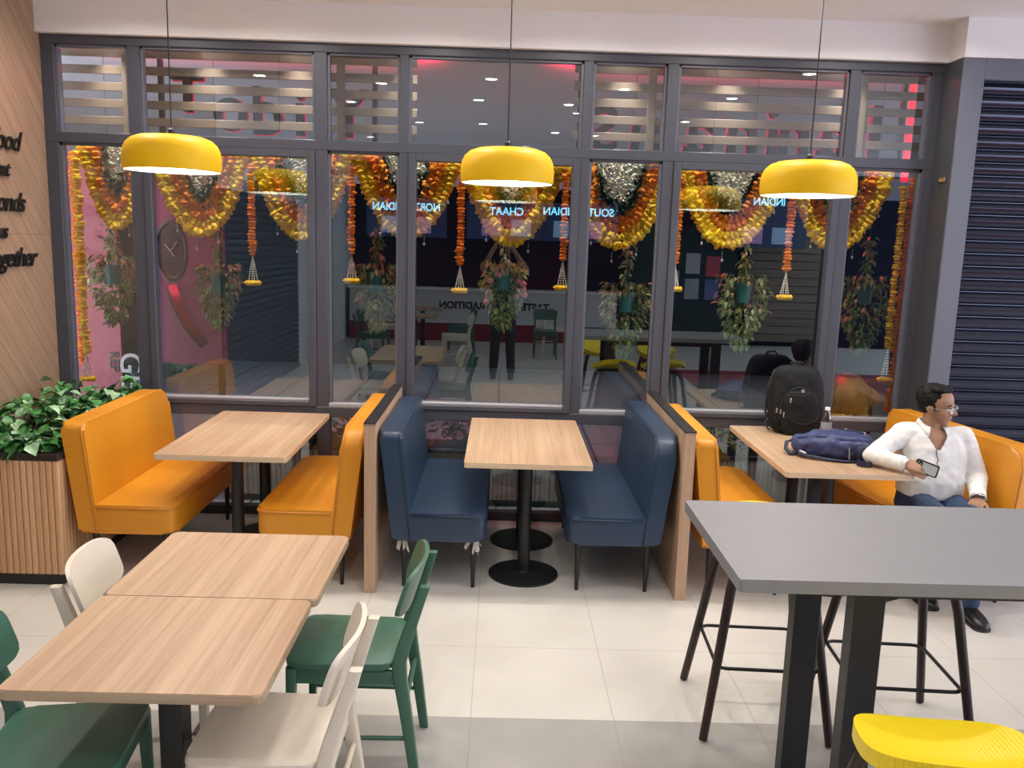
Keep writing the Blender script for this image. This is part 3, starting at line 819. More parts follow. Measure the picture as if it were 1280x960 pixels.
PEB = B()
for k in range(110):
    r = bmesh.ops.create_icosphere(PEB, subdivisions=1, radius=1)
    s = .008+.008*random.random()
    bmesh.ops.scale(PEB, vec=(s*1.3, s, s*.7), verts=r['verts']); bmesh.ops.translate(PEB, vec=(random.uniform(-2.93, -2.43), random.uniform(4.50, 4.75), .70), verts=r['verts'])
tag(obj('pebbles', PEB, 'pebble', None, True), 'white pebbles covering the soil in the fluted planter', 'pebbles', None, 'stuff')
for i, (x, y, h, r, lb) in enumerate(((-2.86, 4.62, .22, .20, 'pothos plant at the front of the planter against the oak wall'), (-2.55, 4.60, .15, .17, 'pothos plant at the front of the planter beside the orange bench'),
        (-2.74, 4.92, .28, .21, 'pothos plant in the middle of the planter'), (-2.52, 5.10, .27, .17, 'pothos plant just behind the orange bench backrest'),
        (-2.80, 5.35, .30, .19, 'pothos plant at the back of the planter under the yellow garland'), (-2.48, 5.45, .32, .16, 'tall bright pothos plant by the window behind the orange bench'))):
    rng = np.random.default_rng(50+i)
    p = thing('pothos_plant', lb, 'plant', (x, y, .695), 0, 'pothos plants in the fluted planter')
    A, Bp, stems = [], [], B()
    for k in range(95):
        a = rng.random()*6.283; q = math.sqrt(rng.random()); rr = r*q*.9; z = h*(.25+.8*rng.random())*(1.05-.45*q)
        px, py = rr*math.cos(a), rr*math.sin(a)
        if x+px < -2.965: px = -2.965-x+.02
        if y+py > 5.66: py = 5.66-y
        if x+px > -2.385 and y+py > 4.48: px = -2.385-x
        (A if rng.random() < .72 else Bp).append(((px, py, z), (math.cos(a), math.sin(a))))
        if k % 5 == 0: tube(stems, [(px*.2, py*.2, 0), (px*.7, py*.7, z*.75), (px, py, z)], .0025, 5)
    for nm, lst, mm in (('foliage', A, 'pothos'), ('variegated_foliage', Bp, 'pothos2')):
        V, Fc = leaves(lst, .078, .080, rng, .5, .15)
        V[:, 0] = np.clip(V[:, 0], -2.985-x, 10)
        V[:, 1] = np.minimum(V[:, 1], 5.70-y)
        inside = (V[:, 1]+y > 4.47) & (V[:, 0]+x > -2.375) ; V[inside, 0] = -2.375-x
        obj(nm, np_mesh(nm, V, Fc), mm, p, True)
    obj('stem', stems, 'stem', p, True)

# ------------------------------------------------------------------ black script on the oak wall
t = thing('wall_lettering', 'black script lettering mounted on the oak panelled wall', 'lettering', (LX, 5.2, 1.7))
for s, yend, z, size in (('food', 5.395, 2.395, .17), ('that', 5.262, 2.238, .125), ('bonds', 5.405, 2.032, .165), ('us', 5.20, 1.872, .125), ('together', 5.495, 1.700, .165)):
    M_ = frame_m((0.010, yend-5.2, z-1.7), (0, 1, 0), (0, 0, 1))
    o = place_text('word', s, size, 'lettering', t, M_, ext=.005, shear=.42, off=.0015, align='RIGHT', space=.9)

# ------------------------------------------------------------------ flower garlands behind the glass
def ico(sub, seed, amp):
    bm = B(); bmesh.ops.create_icosphere(bm, subdivisions=sub, radius=1); bm.verts.ensure_lookup_table(); bm.verts.index_update()
    r = np.random.default_rng(seed); V = np.array([tuple(v.co) for v in bm.verts]); V *= (1+amp*(r.random((len(V), 1))-.5)*2)
    F = [tuple(v.index for v in f.verts) for f in bm.faces]; bm.free(); return V, F
FLO = [ico(2, k, .26) for k in range(4)]
def rope(path, r, rng, squash=.72, gap=.72, jit=.10):
    # marigolds threaded along a path (list of 3-D points)
    P = np.array(path); seg = np.linalg.norm(np.diff(P, axis=0), axis=1); s = np.concatenate([[0], np.cumsum(seg)]); n = max(2, int(s[-1]/(r*2*squash*gap)))
    V, F = FLO[int(rng.integers(4))]; ms = []
    for k in range(n):
        d = (k+.5)/n*s[-1]; i = min(len(seg)-1, int(np.searchsorted(s, d)-1)); i = max(i, 0); u = (d-s[i])/max(seg[i], 1e-9)
        p = P[i]*(1-u)+P[i+1]*u; tv = Vector((P[i+1]-P[i]).tolist()).normalized()
        q = np.array(tv.to_track_quat('Z', 'Y').to_matrix()); rr = r*(1+jit*rng.normal())
        A = q @ np.array(Matrix.Rotation(rng.random()*6.28, 3, 'Z')) @ np.diag([rr, rr, rr*squash])
        ms.append((A, p+rng.normal(size=3)*r*.06))
    return scatter(V, F, ms)
def curve(hw, zt, zb, n=40, e=2.3, yy=0):
    return [(-hw+2*hw*k/n, yy, zb+(zt-zb)*abs(-1+2*k/n)**e) for k in range(n+1)]
PK = [-2.89, -2.43, -1.745, -1.045, -.305, .41, 1.18, 1.955, 2.68]
GY = 5.985
SW = ['narrow marigold swag nearest the oak wall', 'marigold swag under the left pendant lamp', 'marigold swag in the wide window right of the left pendant',
      'marigold swag behind the mullion left of the middle lamp', 'marigold swag directly behind the middle pendant lamp', 'marigold swag in the narrow window right of the middle lamp',
      'marigold swag left of the right pendant lamp', 'marigold swag right of the right pendant lamp']
def bells(parent, xs, hw, zt, zb):
    for u in xs:
        x = u*hw; z = zb+(zt-zb)*abs(u)**2.3-.02
        b = B(); tube(b, [(x, -.012, z), (x, -.012, z-.055)], .0012, 4); ell(b, (x, -.012, z-.062), (.008, .008, .011), 8); obj('bell', b, 'bell', parent, True)
for i in range(8):
    xa, xb = PK[i], PK[i+1]; cx = (xa+xb)/2; hw = (xb-xa)/2; rng = np.random.default_rng(100+i)
    t = thing('flower_swag', SW[i], 'garland', (cx, GY, 2.47), 0, 'marigold swags hung behind the window')
    zt = .03; low = 1.945-2.47 + (.02 if i in (0, 3, 6, 7) else -.01)
    k_ = hw/.355
    for j, (nm, dh, mm) in enumerate((('yellow_rope', .0, 'marigold_y'), ('yellow_rope', .052, 'marigold_y'), ('orange_rope', .104, 'marigold_o'), ('orange_rope', .156, 'marigold_o'))):
        h = (hw-.012-dh*min(1, k_)); zb = low+j*.058
        V, F = rope(curve(h, zt, zb, 40, 2.2, rng.normal()*.006+j*.008), .034, rng); obj(nm, np_mesh(nm, V, F), mm, t)
    # band of dark leaves
    T, Fc = leaf_template(.03, .07); ms = []
    hl = max(.05, hw-.195*min(1, k_)); 
    for q in curve(hl, zt, low+.236, 60, 2.2, .03):
        for _ in range(5):
            ms.append((rotm(rng.normal(), rng.normal(), rng.random()*6.28), (q[0]+rng.normal()*.012, q[1]+rng.normal()*.008, q[2]+rng.normal()*.016)))
    V, F = scatter(T, Fc, ms); obj('leaf_band', np_mesh('leaf_band', V, F), 'leafband', t)
    # white jasmine fan
    V0, F0 = ico(1, 5, .3); ms = []; hj = max(.05, hw-.215*min(1, k_))*.95; zb = low+.275
    for _ in range(620):
        u = rng.uniform(-1, 1); zl = zb+(zt-zb)*abs(u)**2.2; z = zl+(zt+.03-zl)*rng.random(); s = .009+.006*rng.random()
        ms.append((rotm(rng.random()*3, rng.random()*3, 0) @ np.diag([s*.7, s*.7, s*1.5]), (u*hj, .02+.012*rng.random(), z)))
    V, F = scatter(V0, F0, ms); obj('jasmine_fan', np_mesh('jasmine_fan', V, F), 'jasmine', t)
    bells(t, (-.85, -.5, -.1, .35, .8), hw-.012, zt, low-.03)

def tassel_drop(label, x, ztop, zend, tip, mm, y=GY-.02, r=.026, extra=None):
    rng = np.random.default_rng(int(abs(x)*1000)); t = thing('garland_drop', label, 'garland', (x, y, ztop), 0, 'hanging garland strings with tassels')
    path = [(rng.normal()*.003, 0, -(ztop-zend)*k/12) for k in range(13)]
    V, F = rope(path, r, rng, .5, .85); obj('flower_string', np_mesh('flower_string', V, F), mm, t)
    zr = zend-ztop; V0, F0 = ico(1, 3, .1)
    for k in range(4):
        dx = (k-1.5)*.022; ms = [(np.diag([.0058, .0058, .0085]), (dx*u*1.0, .008*(k % 2)-.004, zr-.01-(zend-tip)*u)) for u in np.linspace(0, 1, 12)]
        V, F = scatter(V0, F0, ms); obj('jasmine_strand', np_mesh('jasmine_strand', V, F), 'tassel', t)
    V1, F1 = FLO[0]; ms = [(rotm(0, 0, a)*.023*np.array([1, 1, .8])[:, None], (dx, dy, tip-ztop-.008)) for a, dx, dy in ((0, -.036, 0), (1, .036, 0), (2, 0, -.012), (3, .0, .015), (4, -.018, -.008), (5, .018, -.006))]
    V, F = scatter(V1, F1, ms); obj('flower_base', np_mesh('flower_base', V, F), 'marigold_y', t)
for x, ze, tp, lb in ((-1.735, 1.79, 1.61, 'orange drop with white tassel under the left pendant lamp'), (-1.05, 1.82, 1.645, 'orange drop with tassel beside the second mullion'),
                  (-.297, 1.765, 1.60, 'orange drop with white tassel left of the middle lamp'), (.418, 1.825, 1.64, 'orange drop with tassel right of the middle lamp'),
                  (1.205, 1.82, 1.655, 'orange drop half hidden at the left edge of the right wide window'), (1.985, 1.80, 1.62, 'orange drop with white tassel under the right pendant lamp')):
    tassel_drop(lb, x, 2.41, ze, tp, 'marigold_o')
tassel_drop('long yellow garland drop beside the oak wall', -2.905, 2.46, 1.075, .905, 'marigold_y', GY-.05, .029)
tassel_drop('long yellow garland drop beside the dark pilaster', 2.755, 2.40, 1.27, 1.055, 'marigold_y', GY-.02, .025)
rng = np.random.default_rng(9)
for x, z0, lb, y in ((-2.965, .98, 'orange marigold string behind the long yellow drop', GY+.03), (2.84, .80, 'long orange marigold string beside the dark pilaster', GY+.03)):
    V, F = rope([(0, 0, -(2.46-z0)*k/12) for k in range(13)], .03, rng, .5, .85); o = obj('marigold_string', np_mesh('marigold_string', V, F), 'marigold_o', None, False, (x, y, 2.46))
    tag(o, lb, 'garland', 'plain marigold strings')

# ------------------------------------------------------------------ hanging plants
HP = [(-2.80, 1.62, 1.0, 0, 'hanging plant in teal pot in the narrow window by the oak wall'), (-2.045, 1.58, .92, 0, 'hanging plant in teal pot under the left pendant lamp'),
      (-.905, 1.62, 1.0, 0, 'hanging plant in teal pot left of the middle window'), (.012, 1.66, 1.0, 1, 'hanging plant with pink flowers behind the middle window'),
      (.90, 1.53, 1.05, 0, 'hanging plant in teal pot above the right navy bench'), (1.755, 1.62, 1.12, 0, 'large hanging plant in teal pot left of the right pendant'),
      (2.645, 1.64, 1.15, 0, 'large hanging plant in teal pot above the brass pot')]
for i, (x, z, s, fl, lb) in enumerate(HP):
    rng = np.random.default_rng(300+i)
    t = thing('hanging_plant', lb, 'hanging plant', (x, 6.18, z), 0, 'hanging plants behind the window')
    b = B(); lathe(b, [(0, -.07), (.045, -.07), (.058, .055), (.064, .055), (.064, .07), (.05, .07), (.045, .05), (0, .05)], 20); obj('pot', b, 'teal', t, 40)
    b = B(); tube(b, [(0, 0, .05), (0, 0, 3.27-z)], .002, 5); 
    for a in range(3): tube(b, [(.06*math.cos(a*2.1), .06*math.sin(a*2.1), .06), (0, 0, .25)], .0015, 4)
    obj('hanger', b, 'stem', t)
    pts, pts2 = [], []
    for k in range(640):
        u = rng.random(); a = rng.random()*6.283
        if u < .12:   # thin strand climbing the hanger
            zz = .12+.30*rng.random(); rr = .035*rng.random()
        else:
            v = rng.random(); zz = .14-.48*v*s; env = (.155 if v < .45 else .155*(1-(v-.45)/.62)); rr = s*(env*(.45+.55*rng.random())+.01)
        if zz > -.09 and zz < .07 and abs(((a+PI/2+PI) % (2*PI))-PI) < .75 and rr < .2: a += PI
        (pts if rng.random() < .62 else pts2).append(((rr*math.cos(a), rr*math.sin(a)*.8, zz), (math.cos(a), math.sin(a))))
    for nm, l_, mm in (('foliage', pts, 'leaf'), ('pale_foliage', pts2, 'leaf2')):
        V, F = leaves(l_, .026, .054, rng, 1.2, -.2); obj(nm, np_mesh(nm, V, F), mm, t, True)
    if fl:
        for k in range(9):
            a = rng.uniform(0, 6.28); V, F = scatter(*FLO[1], [(np.eye(3)*.022, (.15*math.cos(a), -.04-.05*rng.random(), .10-.3*rng.random()))]); o = obj('flower', np_mesh('flower', V, F), 'pinkfl', t)

# ------------------------------------------------------------------ oak slats and shop lettering above, seen from behind
for x0, x1, posts, lb in ((-3.05, -.611, (-2.562, -1.125), 'oak slat screen across the left upper windows'), (.452, 2.95, (.981, 2.416), 'oak slat screen across the right upper windows')):
    t = thing('slat_screen', lb, 'screen', ((x0+x1)/2, 6.0, 2.50), 0, 'oak slat screens above the windows'); hw = (x1-x0)/2; cx = (x0+x1)/2
    for z in (3.108, 2.9985, 2.889, 2.779, 2.668):
        b = B(); bb(b, -hw, hw, .0, .018, z-2.5-.0275, z-2.5+.0275, .002, 1); obj('slat', b, 'oakslat', t)
    for px in posts:
        b = B(); bb(b, px-cx-.028, px-cx+.028, -.02, .0, -.02, .66, .002, 1); obj('post', b, 'oakslat', t)
def sign(lb, letters, x0):
    t = thing('shop_sign', lb, 'sign', (x0, 6.25, 2.5), 0, 'shop sign letters seen from behind')
    xs = [l[1]-x0 for l in letters]; b = B(); bb(b, min(xs)-.2, max(xs)+.2, -.02, .02, -.03, .0); bb(b, min(xs)-.2, min(xs)-.17, -.02, .02, -.03, .77); bb(b, max(xs)+.17, max(xs)+.2, -.02, .02, -.03, .77); obj('sign_frame', b, 'black', t)
    for ch, x, z, size in letters:
        M_ = frame_m((x-x0, 0, z-2.5), (-1, 0, 0), (0, 0, 1))
        me = textmesh(ch, size, ext=.03, off=.006, align='CENTER')
        o = obj('letter', me, 'lettering', t); o.matrix_local = M_
        me2 = textmesh(ch, size, ext=.006, off=.011, align='CENTER'); o2 = obj('letter_edge', me2, MT['neon'], o); o2.location = (0, 0, .034)
MT['neon'] = mat('red_letter_edge', (.6, .02, .04), .4, emit=(1, .02, .06), estr=.6)
sign('dark letters of the shop sign behind the left slats, seen from behind', [('T', -2.25, 2.78, .36), ('o', -1.95, 2.66, .46), ('d', -1.69, 2.64, .46), ('i', -1.46, 2.64, .46), ('Y', -1.12, 2.64, .46)], -1.7)
sign('dark letters of the shop sign behind the right slats, seen from behind', [('S', .70, 2.60, .44), ('n', .99, 2.60, .50), ('a', 1.37, 2.60, .50), ('n', 1.68, 2.60, .50), ('i', 1.90, 2.60, .50), ('n', 2.05, 2.60, .50), ('a', 2.33, 2.60, .50), ('l', 2.63, 2.58, .56)], 1.7)

# ------------------------------------------------------------------ the corridor outside
def corridor_floor():
    mt = mat('grey_stone_floor', (.20, .235, .25), .3); nt = mt.node_tree; b = nt.nodes['Principled BSDF']
    g = nt.nodes.new('ShaderNodeNewGeometry'); br = nt.nodes.new('ShaderNodeTexBrick'); br.offset = 0
    br.inputs['Scale'].default_value = 1; br.inputs['Brick Width'].default_value = .9; br.inputs['Row Height'].default_value = .9; br.inputs['Mortar Size'].default_value = .012
    br.inputs['Color1'].default_value = (.20, .235, .25, 1); br.inputs['Color2'].default_value = (.22, .25, .265, 1); br.inputs['Mortar'].default_value = (.03, .035, .04, 1)
    nt.links.new(g.outputs['Position'], br.inputs['Vector']); nt.links.new(br.outputs['Color'], b.inputs['Base Color']); return mt
GOUT = corridor_floor(); 
b = B(); bb(b, -9, 9, D+.07, 13, -.1, 0); struct('floor', b, GOUT, 'dim grey stone floor of the corridor beyond the glass', 'floor')
b = B(); bb(b, -9, 9, D+.11, 13, 3.27, 3.37); struct('ceiling', b, 'plaster', 'white corridor ceiling beyond the glass lit red near the sign', 'ceiling')
b = B(); bb(b, -9, 9, 12.9, 13, 0, 2.7); struct('wall_back', b, mat('dark_corridor_wall', (.004, .005, .008), .7, spec=.1), 'dark wall at the far side of the corridor', 'wall')
b = B(); bb(b, -9, 9, 12.85, 12.95, 2.7, 3.27); struct('wall_back', b, mat('pale_corridor_wall', (.45, .45, .47), .7), 'pale upper band of the far corridor wall', 'wall')
b = B(); bb(b, -9.1, -9, D+.1, 13, 0, 3.37); struct('wall_left', b, 'framedark', 'added dark wall closing the corridor to world light on the left', 'wall')  # unseen wall added to keep world light out of the corridor
b = B(); bb(b, 9, 9.1, D+.1, 13, 0, 3.37); struct('wall_right', b, 'framedark', 'added dark wall closing the corridor to world light on the right', 'wall')  # out of view too, added to block world light from this side
RED_W = 330
for x0, x1, lb in ((-3.2, -.62, 'red light strip above the left shop letters'), (.46, 3.0, 'red light strip above the right shop letters')):
    b = B(); bb(b, x0, x1, 6.33, 6.36, 3.175, 3.19); bb(b, x0+.2, x0+.22, 6.335, 6.355, 3.19, 3.27); bb(b, x1-.22, x1-.2, 6.335, 6.355, 3.19, 3.27); o = tag(obj('light_strip', b, mat('red_led', (.5, .01, .02), .4, emit=(1, .04, .10), estr=2.2)), lb, 'light strip', 'red light strips')
    l = bpy.data.lights.new('strip_light', 'AREA'); l.shape = 'RECTANGLE'; l.size = x1-x0; l.size_y = .03; l.energy = RED_W; l.color = (1, .03, .09)
    lo = bpy.data.objects.new('strip_light', l); COL.objects.link(lo); lo.parent = o; lo.location = ((x0+x1)/2, 6.40, 3.17); lo.rotation_euler = (math.radians(150), 0, 0); l.spread = math.radians(112)
b = B(); bb(b, 2.86, 2.90, 6.24, 6.27, 2.45, 3.27); tag(obj('light_strip', b, mat('red_led_post', (.5, .01, .02), .4, emit=(1, .02, .05), estr=1.6)), 'upright red light strip at the right end of the shop sign', 'light strip', 'red light strips')
cl1 = None  # lamps added beyond the glass to brighten garlands and corridor floor
for i, (x, y) in enumerate([(-2.67, 5.885), (-2.0, 5.885), (-1.4, 5.885), (-.67, 5.885), (.05, 5.885), (.79, 5.885), (1.5, 5.885), (2.3, 5.885), (-2.2, 8.6), (.6, 8.6), (3.2, 8.6), (-2.2, 10.8), (.6, 10.8), (3.4, 10.8)]):
    if cl1 is None:
        t = cl1 = thing('ceiling_light', 'added small downlight in the corridor ceiling, brightening garlands and floor', 'ceiling light', (x, y, 3.27), 0, 'added corridor downlights')
        b = B(); lathe(b, [(.045, -.001), (.045, -.006), (.06, -.006), (.063, 0)], 20); obj('trim_ring', b, 'pendin', t)
        b = B(); lathe(b, [(0, -.003), (.044, -.003)], 20); obj('lens', b, 'spot', t)
        area('bulb_light', t, (0, 0, -.012), .06, OUT_W, (1, .95, .88), 62)
    else: dup(cl1, (x, y, 3.27))
# advertising boards
BOARD = mat('dull_magenta_board', (.20, .030, .075), .5); BOARD2 = mat('dull_red_board', (.26, .040, .050), .5)
t = thing('advert_board', 'dull red board with big pale and dark letters behind the yellow drop', 'board', (-3.2, 6.6, .3))
b = B(); bb(b, -.30, .245, 0, .04, -.3, 2.1, .003, 1); obj('panel', b, BOARD2, t)
LT = mat('pale_board_letter', (.42, .36, .36), .6); DK = mat('dark_board_letter', (.03, .012, .015), .6)
for s, x, z, size, mm, rot in (('ST', .075, .72, .13, DK, 1), ('REP', .155, 1.00, .10, DK, 1), ('GE', .235, 1.00, .24, LT, 1), ('L', .215, 1.30, .14, LT, 1)):
    M_ = frame_m((x, -.004, z-.3), (0, 0, -1), (1, 0, 0)); place_text('letter', s, size, mm, t, M_, ext=.002, off=.002)
ring = B(); tube(ring, [(-.02+.36*math.cos(a), -.006, 1.25+.36*math.sin(a)) for a in np.linspace(-1.2, 1.2, 20)], .008, 5); obj('printed_ring', ring, DK, t)
t = thing('advert_board', 'dark magenta board showing a large wristwatch behind the glass', 'board', (-2.42, 6.6, .3))
bb_p = B(); bb(bb_p, -.30, -.26, .04, .08, -.3, 2.0); bb(bb_p, .2, .24, .04, .08, -.3, 2.0); obj('stand_leg', bb_p, 'black', t)
b = B(); bb(b, -.33, .28, 0, .04, .62, 2.1, .003, 1); obj('panel', b, BOARD, t)
WD = mat('dark_watch_print', (.035, .010, .016), .4); WL = mat('pale_watch_print', (.34, .22, .25), .5)
b = B(); lathe(b, [(0, 0), (.165, 0), (.172, .008), (.185, .010), (.2, .004), (.2, 0)], 48)
for v in b.verts: v.co = (v.co.x*.62, -v.co.z, v.co.y*1.18)
o = obj('watch_face', b, WD, t, 40); o.location = (-.12, -.001, 1.49)
b = B(); tube(b, [(-.10, -.006, 1.24), (-.06, -.006, 1.08), (.02, -.006, .92), (.13, -.006, .78)], [.075, .075, .07, .06], 8, flat=.08); obj('watch_strap', b, WD, t, True)
for a, l in ((.6, .09), (-.7, .07), (2.6, .05)):
    b = B(); p0 = Vector((-.12, -.014, 1.49)); p1 = p0+Vector((math.sin(a)*l, 0, math.cos(a)*l)); tube(b, [p0, p1], .006, 5); obj('watch_hand', b, WL, t)

# brass pot on its stand, low planters outside
t = thing('brass_pot', 'round aged brass pot behind glass beside the water bottle', 'pot', (2.57, 6.15, .69))
b = B(); lathe(b, [(0, .03), (.06, .037), (.115, .075), (.150, .135), (.163, .20), (.152, .27), (.118, .325), (.07, .357), (.03, .368), (0, .37)], 48); obj('bowl', b, 'brass', t, True)
b = B(); lathe(b, [(0, 0), (.14, 0), (.15, .02), (.10, .03), (.07, .05), (0, .05)], 32); obj('foot', b, 'bronze', t, True)
V, F = rope([(.145*math.cos(a), .145*math.sin(a), .055) for a in np.linspace(0, 6.2, 40)], .028, np.random.default_rng(3)); obj('marigold_ring', np_mesh('marigold_ring', V, F), 'marigold_y', t)
V, F = rope([(.16*math.cos(a), .16*math.sin(a), .015) for a in np.linspace(0, 6.2, 40)], .02, np.random.default_rng(4)); obj('marigold_ring', np_mesh('marigold_ring', V, F), 'marigold_o', t)
t = thing('pot_stand', 'dark bronze post with side bracket right of the brass pot', 'stand', (2.745, 6.13, 0))
b = B(); bb(b, -.014, .014, -.014, .014, 0, 1.02, .002, 1); obj('post', b, 'bronze', t)
b = B(); tube(b, [(-.05, 0, .94), (-.02, 0, .94), (.03, 0, .90)], [.03, .034, .028], 12); ell(b, (-.02, 0, .99), (.022, .022, .028), 12); ell(b, (.035, 0, .88), (.025, .02, .03), 12); obj('bracket', b, 'bronze', t, True)
b = B(); bb(b, -.32, .08, -.15, .20, .66, .688, .003, 1); obj('shelf', b, 'bronze', t)
for i, (x0, x1, lb) in enumerate(((-2.0, -1.1, 'low pale fluted planter outside behind the left booth table'), (-.55, .60, 'low pale fluted planter outside behind the middle booth table'), (1.45, 2.35, 'low pale fluted planter outside behind the right booth table'))):
    t = thing('low_planter', lb, 'planter', ((x0+x1)/2, 6.05, 0), 0, 'low fluted planters outside the glass'); hw = (x1-x0)/2
    b = B(); fluted(b, -hw, hw, .05, .40, 'x', .012, -1); obj('fluted_front', b, 'flutepale', t, 25)
    b = B(); bb(b, -hw, hw, .013, .28, .05, .40); obj('box', b, 'flutepale', t)
    b = B(); bb(b, -hw-.01, hw+.01, -.01, .29, .40, .43, .002, 1); bb(b, -hw+.01, hw-.01, .01, .28, 0, .05); obj('rim', b, 'blackcap', t)
    rng = np.random.default_rng(70+i)
    for k in range(3):
        cx = (x0+x1)/2+(k-1)*hw*.6
        p = thing('leafy_plant', ('leftmost', 'middle', 'rightmost')[k]+' leafy plant in the '+lb[lb.index('low'):], 'plant', (cx, 6.19, .43), 0, 'leafy plants in the low planters')
        pts = []
        for _ in range(90):
            a = rng.random()*6.28; q = rng.random(); pts.append(((.19*q*math.cos(a)*1.2, .10*q*math.sin(a), .02+.22*rng.random()), (math.cos(a), math.sin(a))))
        V, F = leaves(pts, .05, .07, rng, .7, .2); obj('foliage', np_mesh('foliage', V, F), 'leaf', p, True)
        b = B()
        for _ in range(5): a = rng.random()*6.28; tube(b, [(0, 0, 0), (.06*math.cos(a), .04*math.sin(a), .18)], .003, 5)
        obj('stem', b, 'stem', p)

# ------------------------------------------------------------------ the food counter behind the photographer, seen in the glass
t = thing('food_counter', 'pale food counter with red base mirrored in the window', 'counter', (0, -4.69, 0))
b = B(); bb(b, -2.9, 2.2, -.5, 0, .34, .97, .004, 1); obj('front_panel', b, mat('pale_counter', (.55, .55, .55), .5), t)
b = B(); bb(b, -2.9, 2.2, -.5, -.04, 0, .34); obj('base', b, 'redpaint', t)
b = B(); bb(b, -2.95, 2.25, -.55, .04, .97, 1.0, .004, 1); obj('worktop', b, 'pendin', t)
for s, x in (('TASTE', .905), ('&', .10), ('TRADITION', -.21)):
    M_ = frame_m((x, .002, .63), (-1, 0, 0), (0, 0, 1)); place_text('lettering', s, .185, 'lettering', t, M_, ext=.004, off=.008)
SC = mat('menu_screen', (.01, .02, .05), .3, emit=(.03, .05, .14), estr=.8); CY = mat('cyan_sign_letter', (.2, .6, .8), .4, emit=(.25, .72, 1), estr=5.5)
PIC = [mat('dish_picture_purple', (.3, .15, .3), .4, emit=(.50, .26, .50), estr=.9), mat('dish_picture_blue', (.2, .3, .4), .4, emit=(.3, .45, .7), estr=.9)]
for k, (s, xl, xr, z) in enumerate((('NORTH INDIAN', -1.2, -2.47, 2.44), ('CHAAT', .37, -.275, 2.41), ('SOUTH INDIAN', 2.07, .74, 2.44), ('INDIAN', 5.3, 4.7, 2.74))):
    c = (xl+xr)/2; hw = max(.75, abs(xl-xr)/2+.08)
    t = thing('menu_screen', 'glowing menu screen reading %s mirrored in the glass' % s if k < 3 else 'small blue menu screen at the far right mirrored in the glass', 'screen', (c, -4.75, 2.0), 0, 'menu screens above the counter')
    b = B(); bb(b, -hw, hw, -.06, 0, -.05, .85 if k == 3 else .66, .004, 1); obj('screen', b, SC, t)
    M_ = frame_m(((xl-c), .003, z-2.0), (-1, 0, 0), (0, 0, 1)); me = textmesh(s, .20, ext=.003, off=.004)
    wd = max(v.co.x for v in me.vertices); f = abs(xl-xr)/wd
    for v in me.vertices: v.co.x *= f
    o = obj('lettering', me, CY, t); o.matrix_local = M_
    for q in range(2):
        b = B(); bb(b, (-.62 if q else .12)*hw, (-.12 if q else .62)*hw, 0, .004, .02, .33, .002, 1); obj('dish_picture', b, PIC[(k+q) % 2], t)
b = B(); bb(b, 2.75, 7.5, -1.7, 2.6, 0, .008); tag(obj('carpet', b, 'red'), 'dark red carpet on the floor to the right of the room', 'carpet')
t = thing('notice_board', 'dark teal board with pale notices mirrored in the right window', 'board', (3.6, -5.35, 0))
b = B(); bb(b, -1.2, 1.0, 0, .05, 0, 2.3, .004, 1); obj('panel', b, mat('dark_teal', (.004, .035, .036), .6, spec=.2), t)
for x, z, c in ((.55, 1.55, (.5, .06, .09)), (.15, 1.6, (.45, .45, .5)), (-.25, 1.25, (.3, .34, .4)), (.55, 1.1, (.1, .12, .3)), (.15, 1.1, (.35, .35, .4))):
    b = B(); bb(b, x-.14, x+.14, .05, .056, z-.2, z+.2); obj('notice', b, mat('notice_paper', c, .6), t)
t = thing('slatted_panel', 'tan wood boarded panel mirrored right of the hanging tassel', 'panel', (5.6, -5.3, 0))
b = B()
for k in range(14): bb(b, -.75, .75, 0, .03, .1+k*.16, .25+k*.16, .004, 1)
obj('boards', b, 'oakslat', t)

# more tables and chairs behind the photographer, mirrored in the glass
dts = [o for o in COL.objects if o.name.startswith('dining_table') and o.parent is None]
for x, y, lb in ((-1.35, -1.75, 'oak topped dining table behind the photographer, nearer the camera'), (-1.35, -3.1, 'oak topped dining table behind the photographer, nearer the counter')):
    dup(dts[0], (x, y, 0), 0, lb, 'tables behind the photographer')
for src, x, y, r, lb in ((c1, -.72, -1.75, PI, 'cream chair behind the photographer on the right of the nearer table'), (g1, -.72, -3.1, PI-.1, 'green chair behind the photographer on the right of the farther table'),
        (g1, -1.98, -1.75, .1, 'green chair behind the photographer on the left of the nearer table'), (c1, -1.98, -3.1, 0, 'cream chair behind the photographer on the left of the farther table'),
        (g1, .75, -2.7, PI/2, 'lone green chair behind the photographer near the counter'), (c1, .9, -3.5, -.4, 'lone cream chair behind the photographer by the counter')):
    dup(src, (x, y, 0), r, lb, 'chairs behind the photographer')

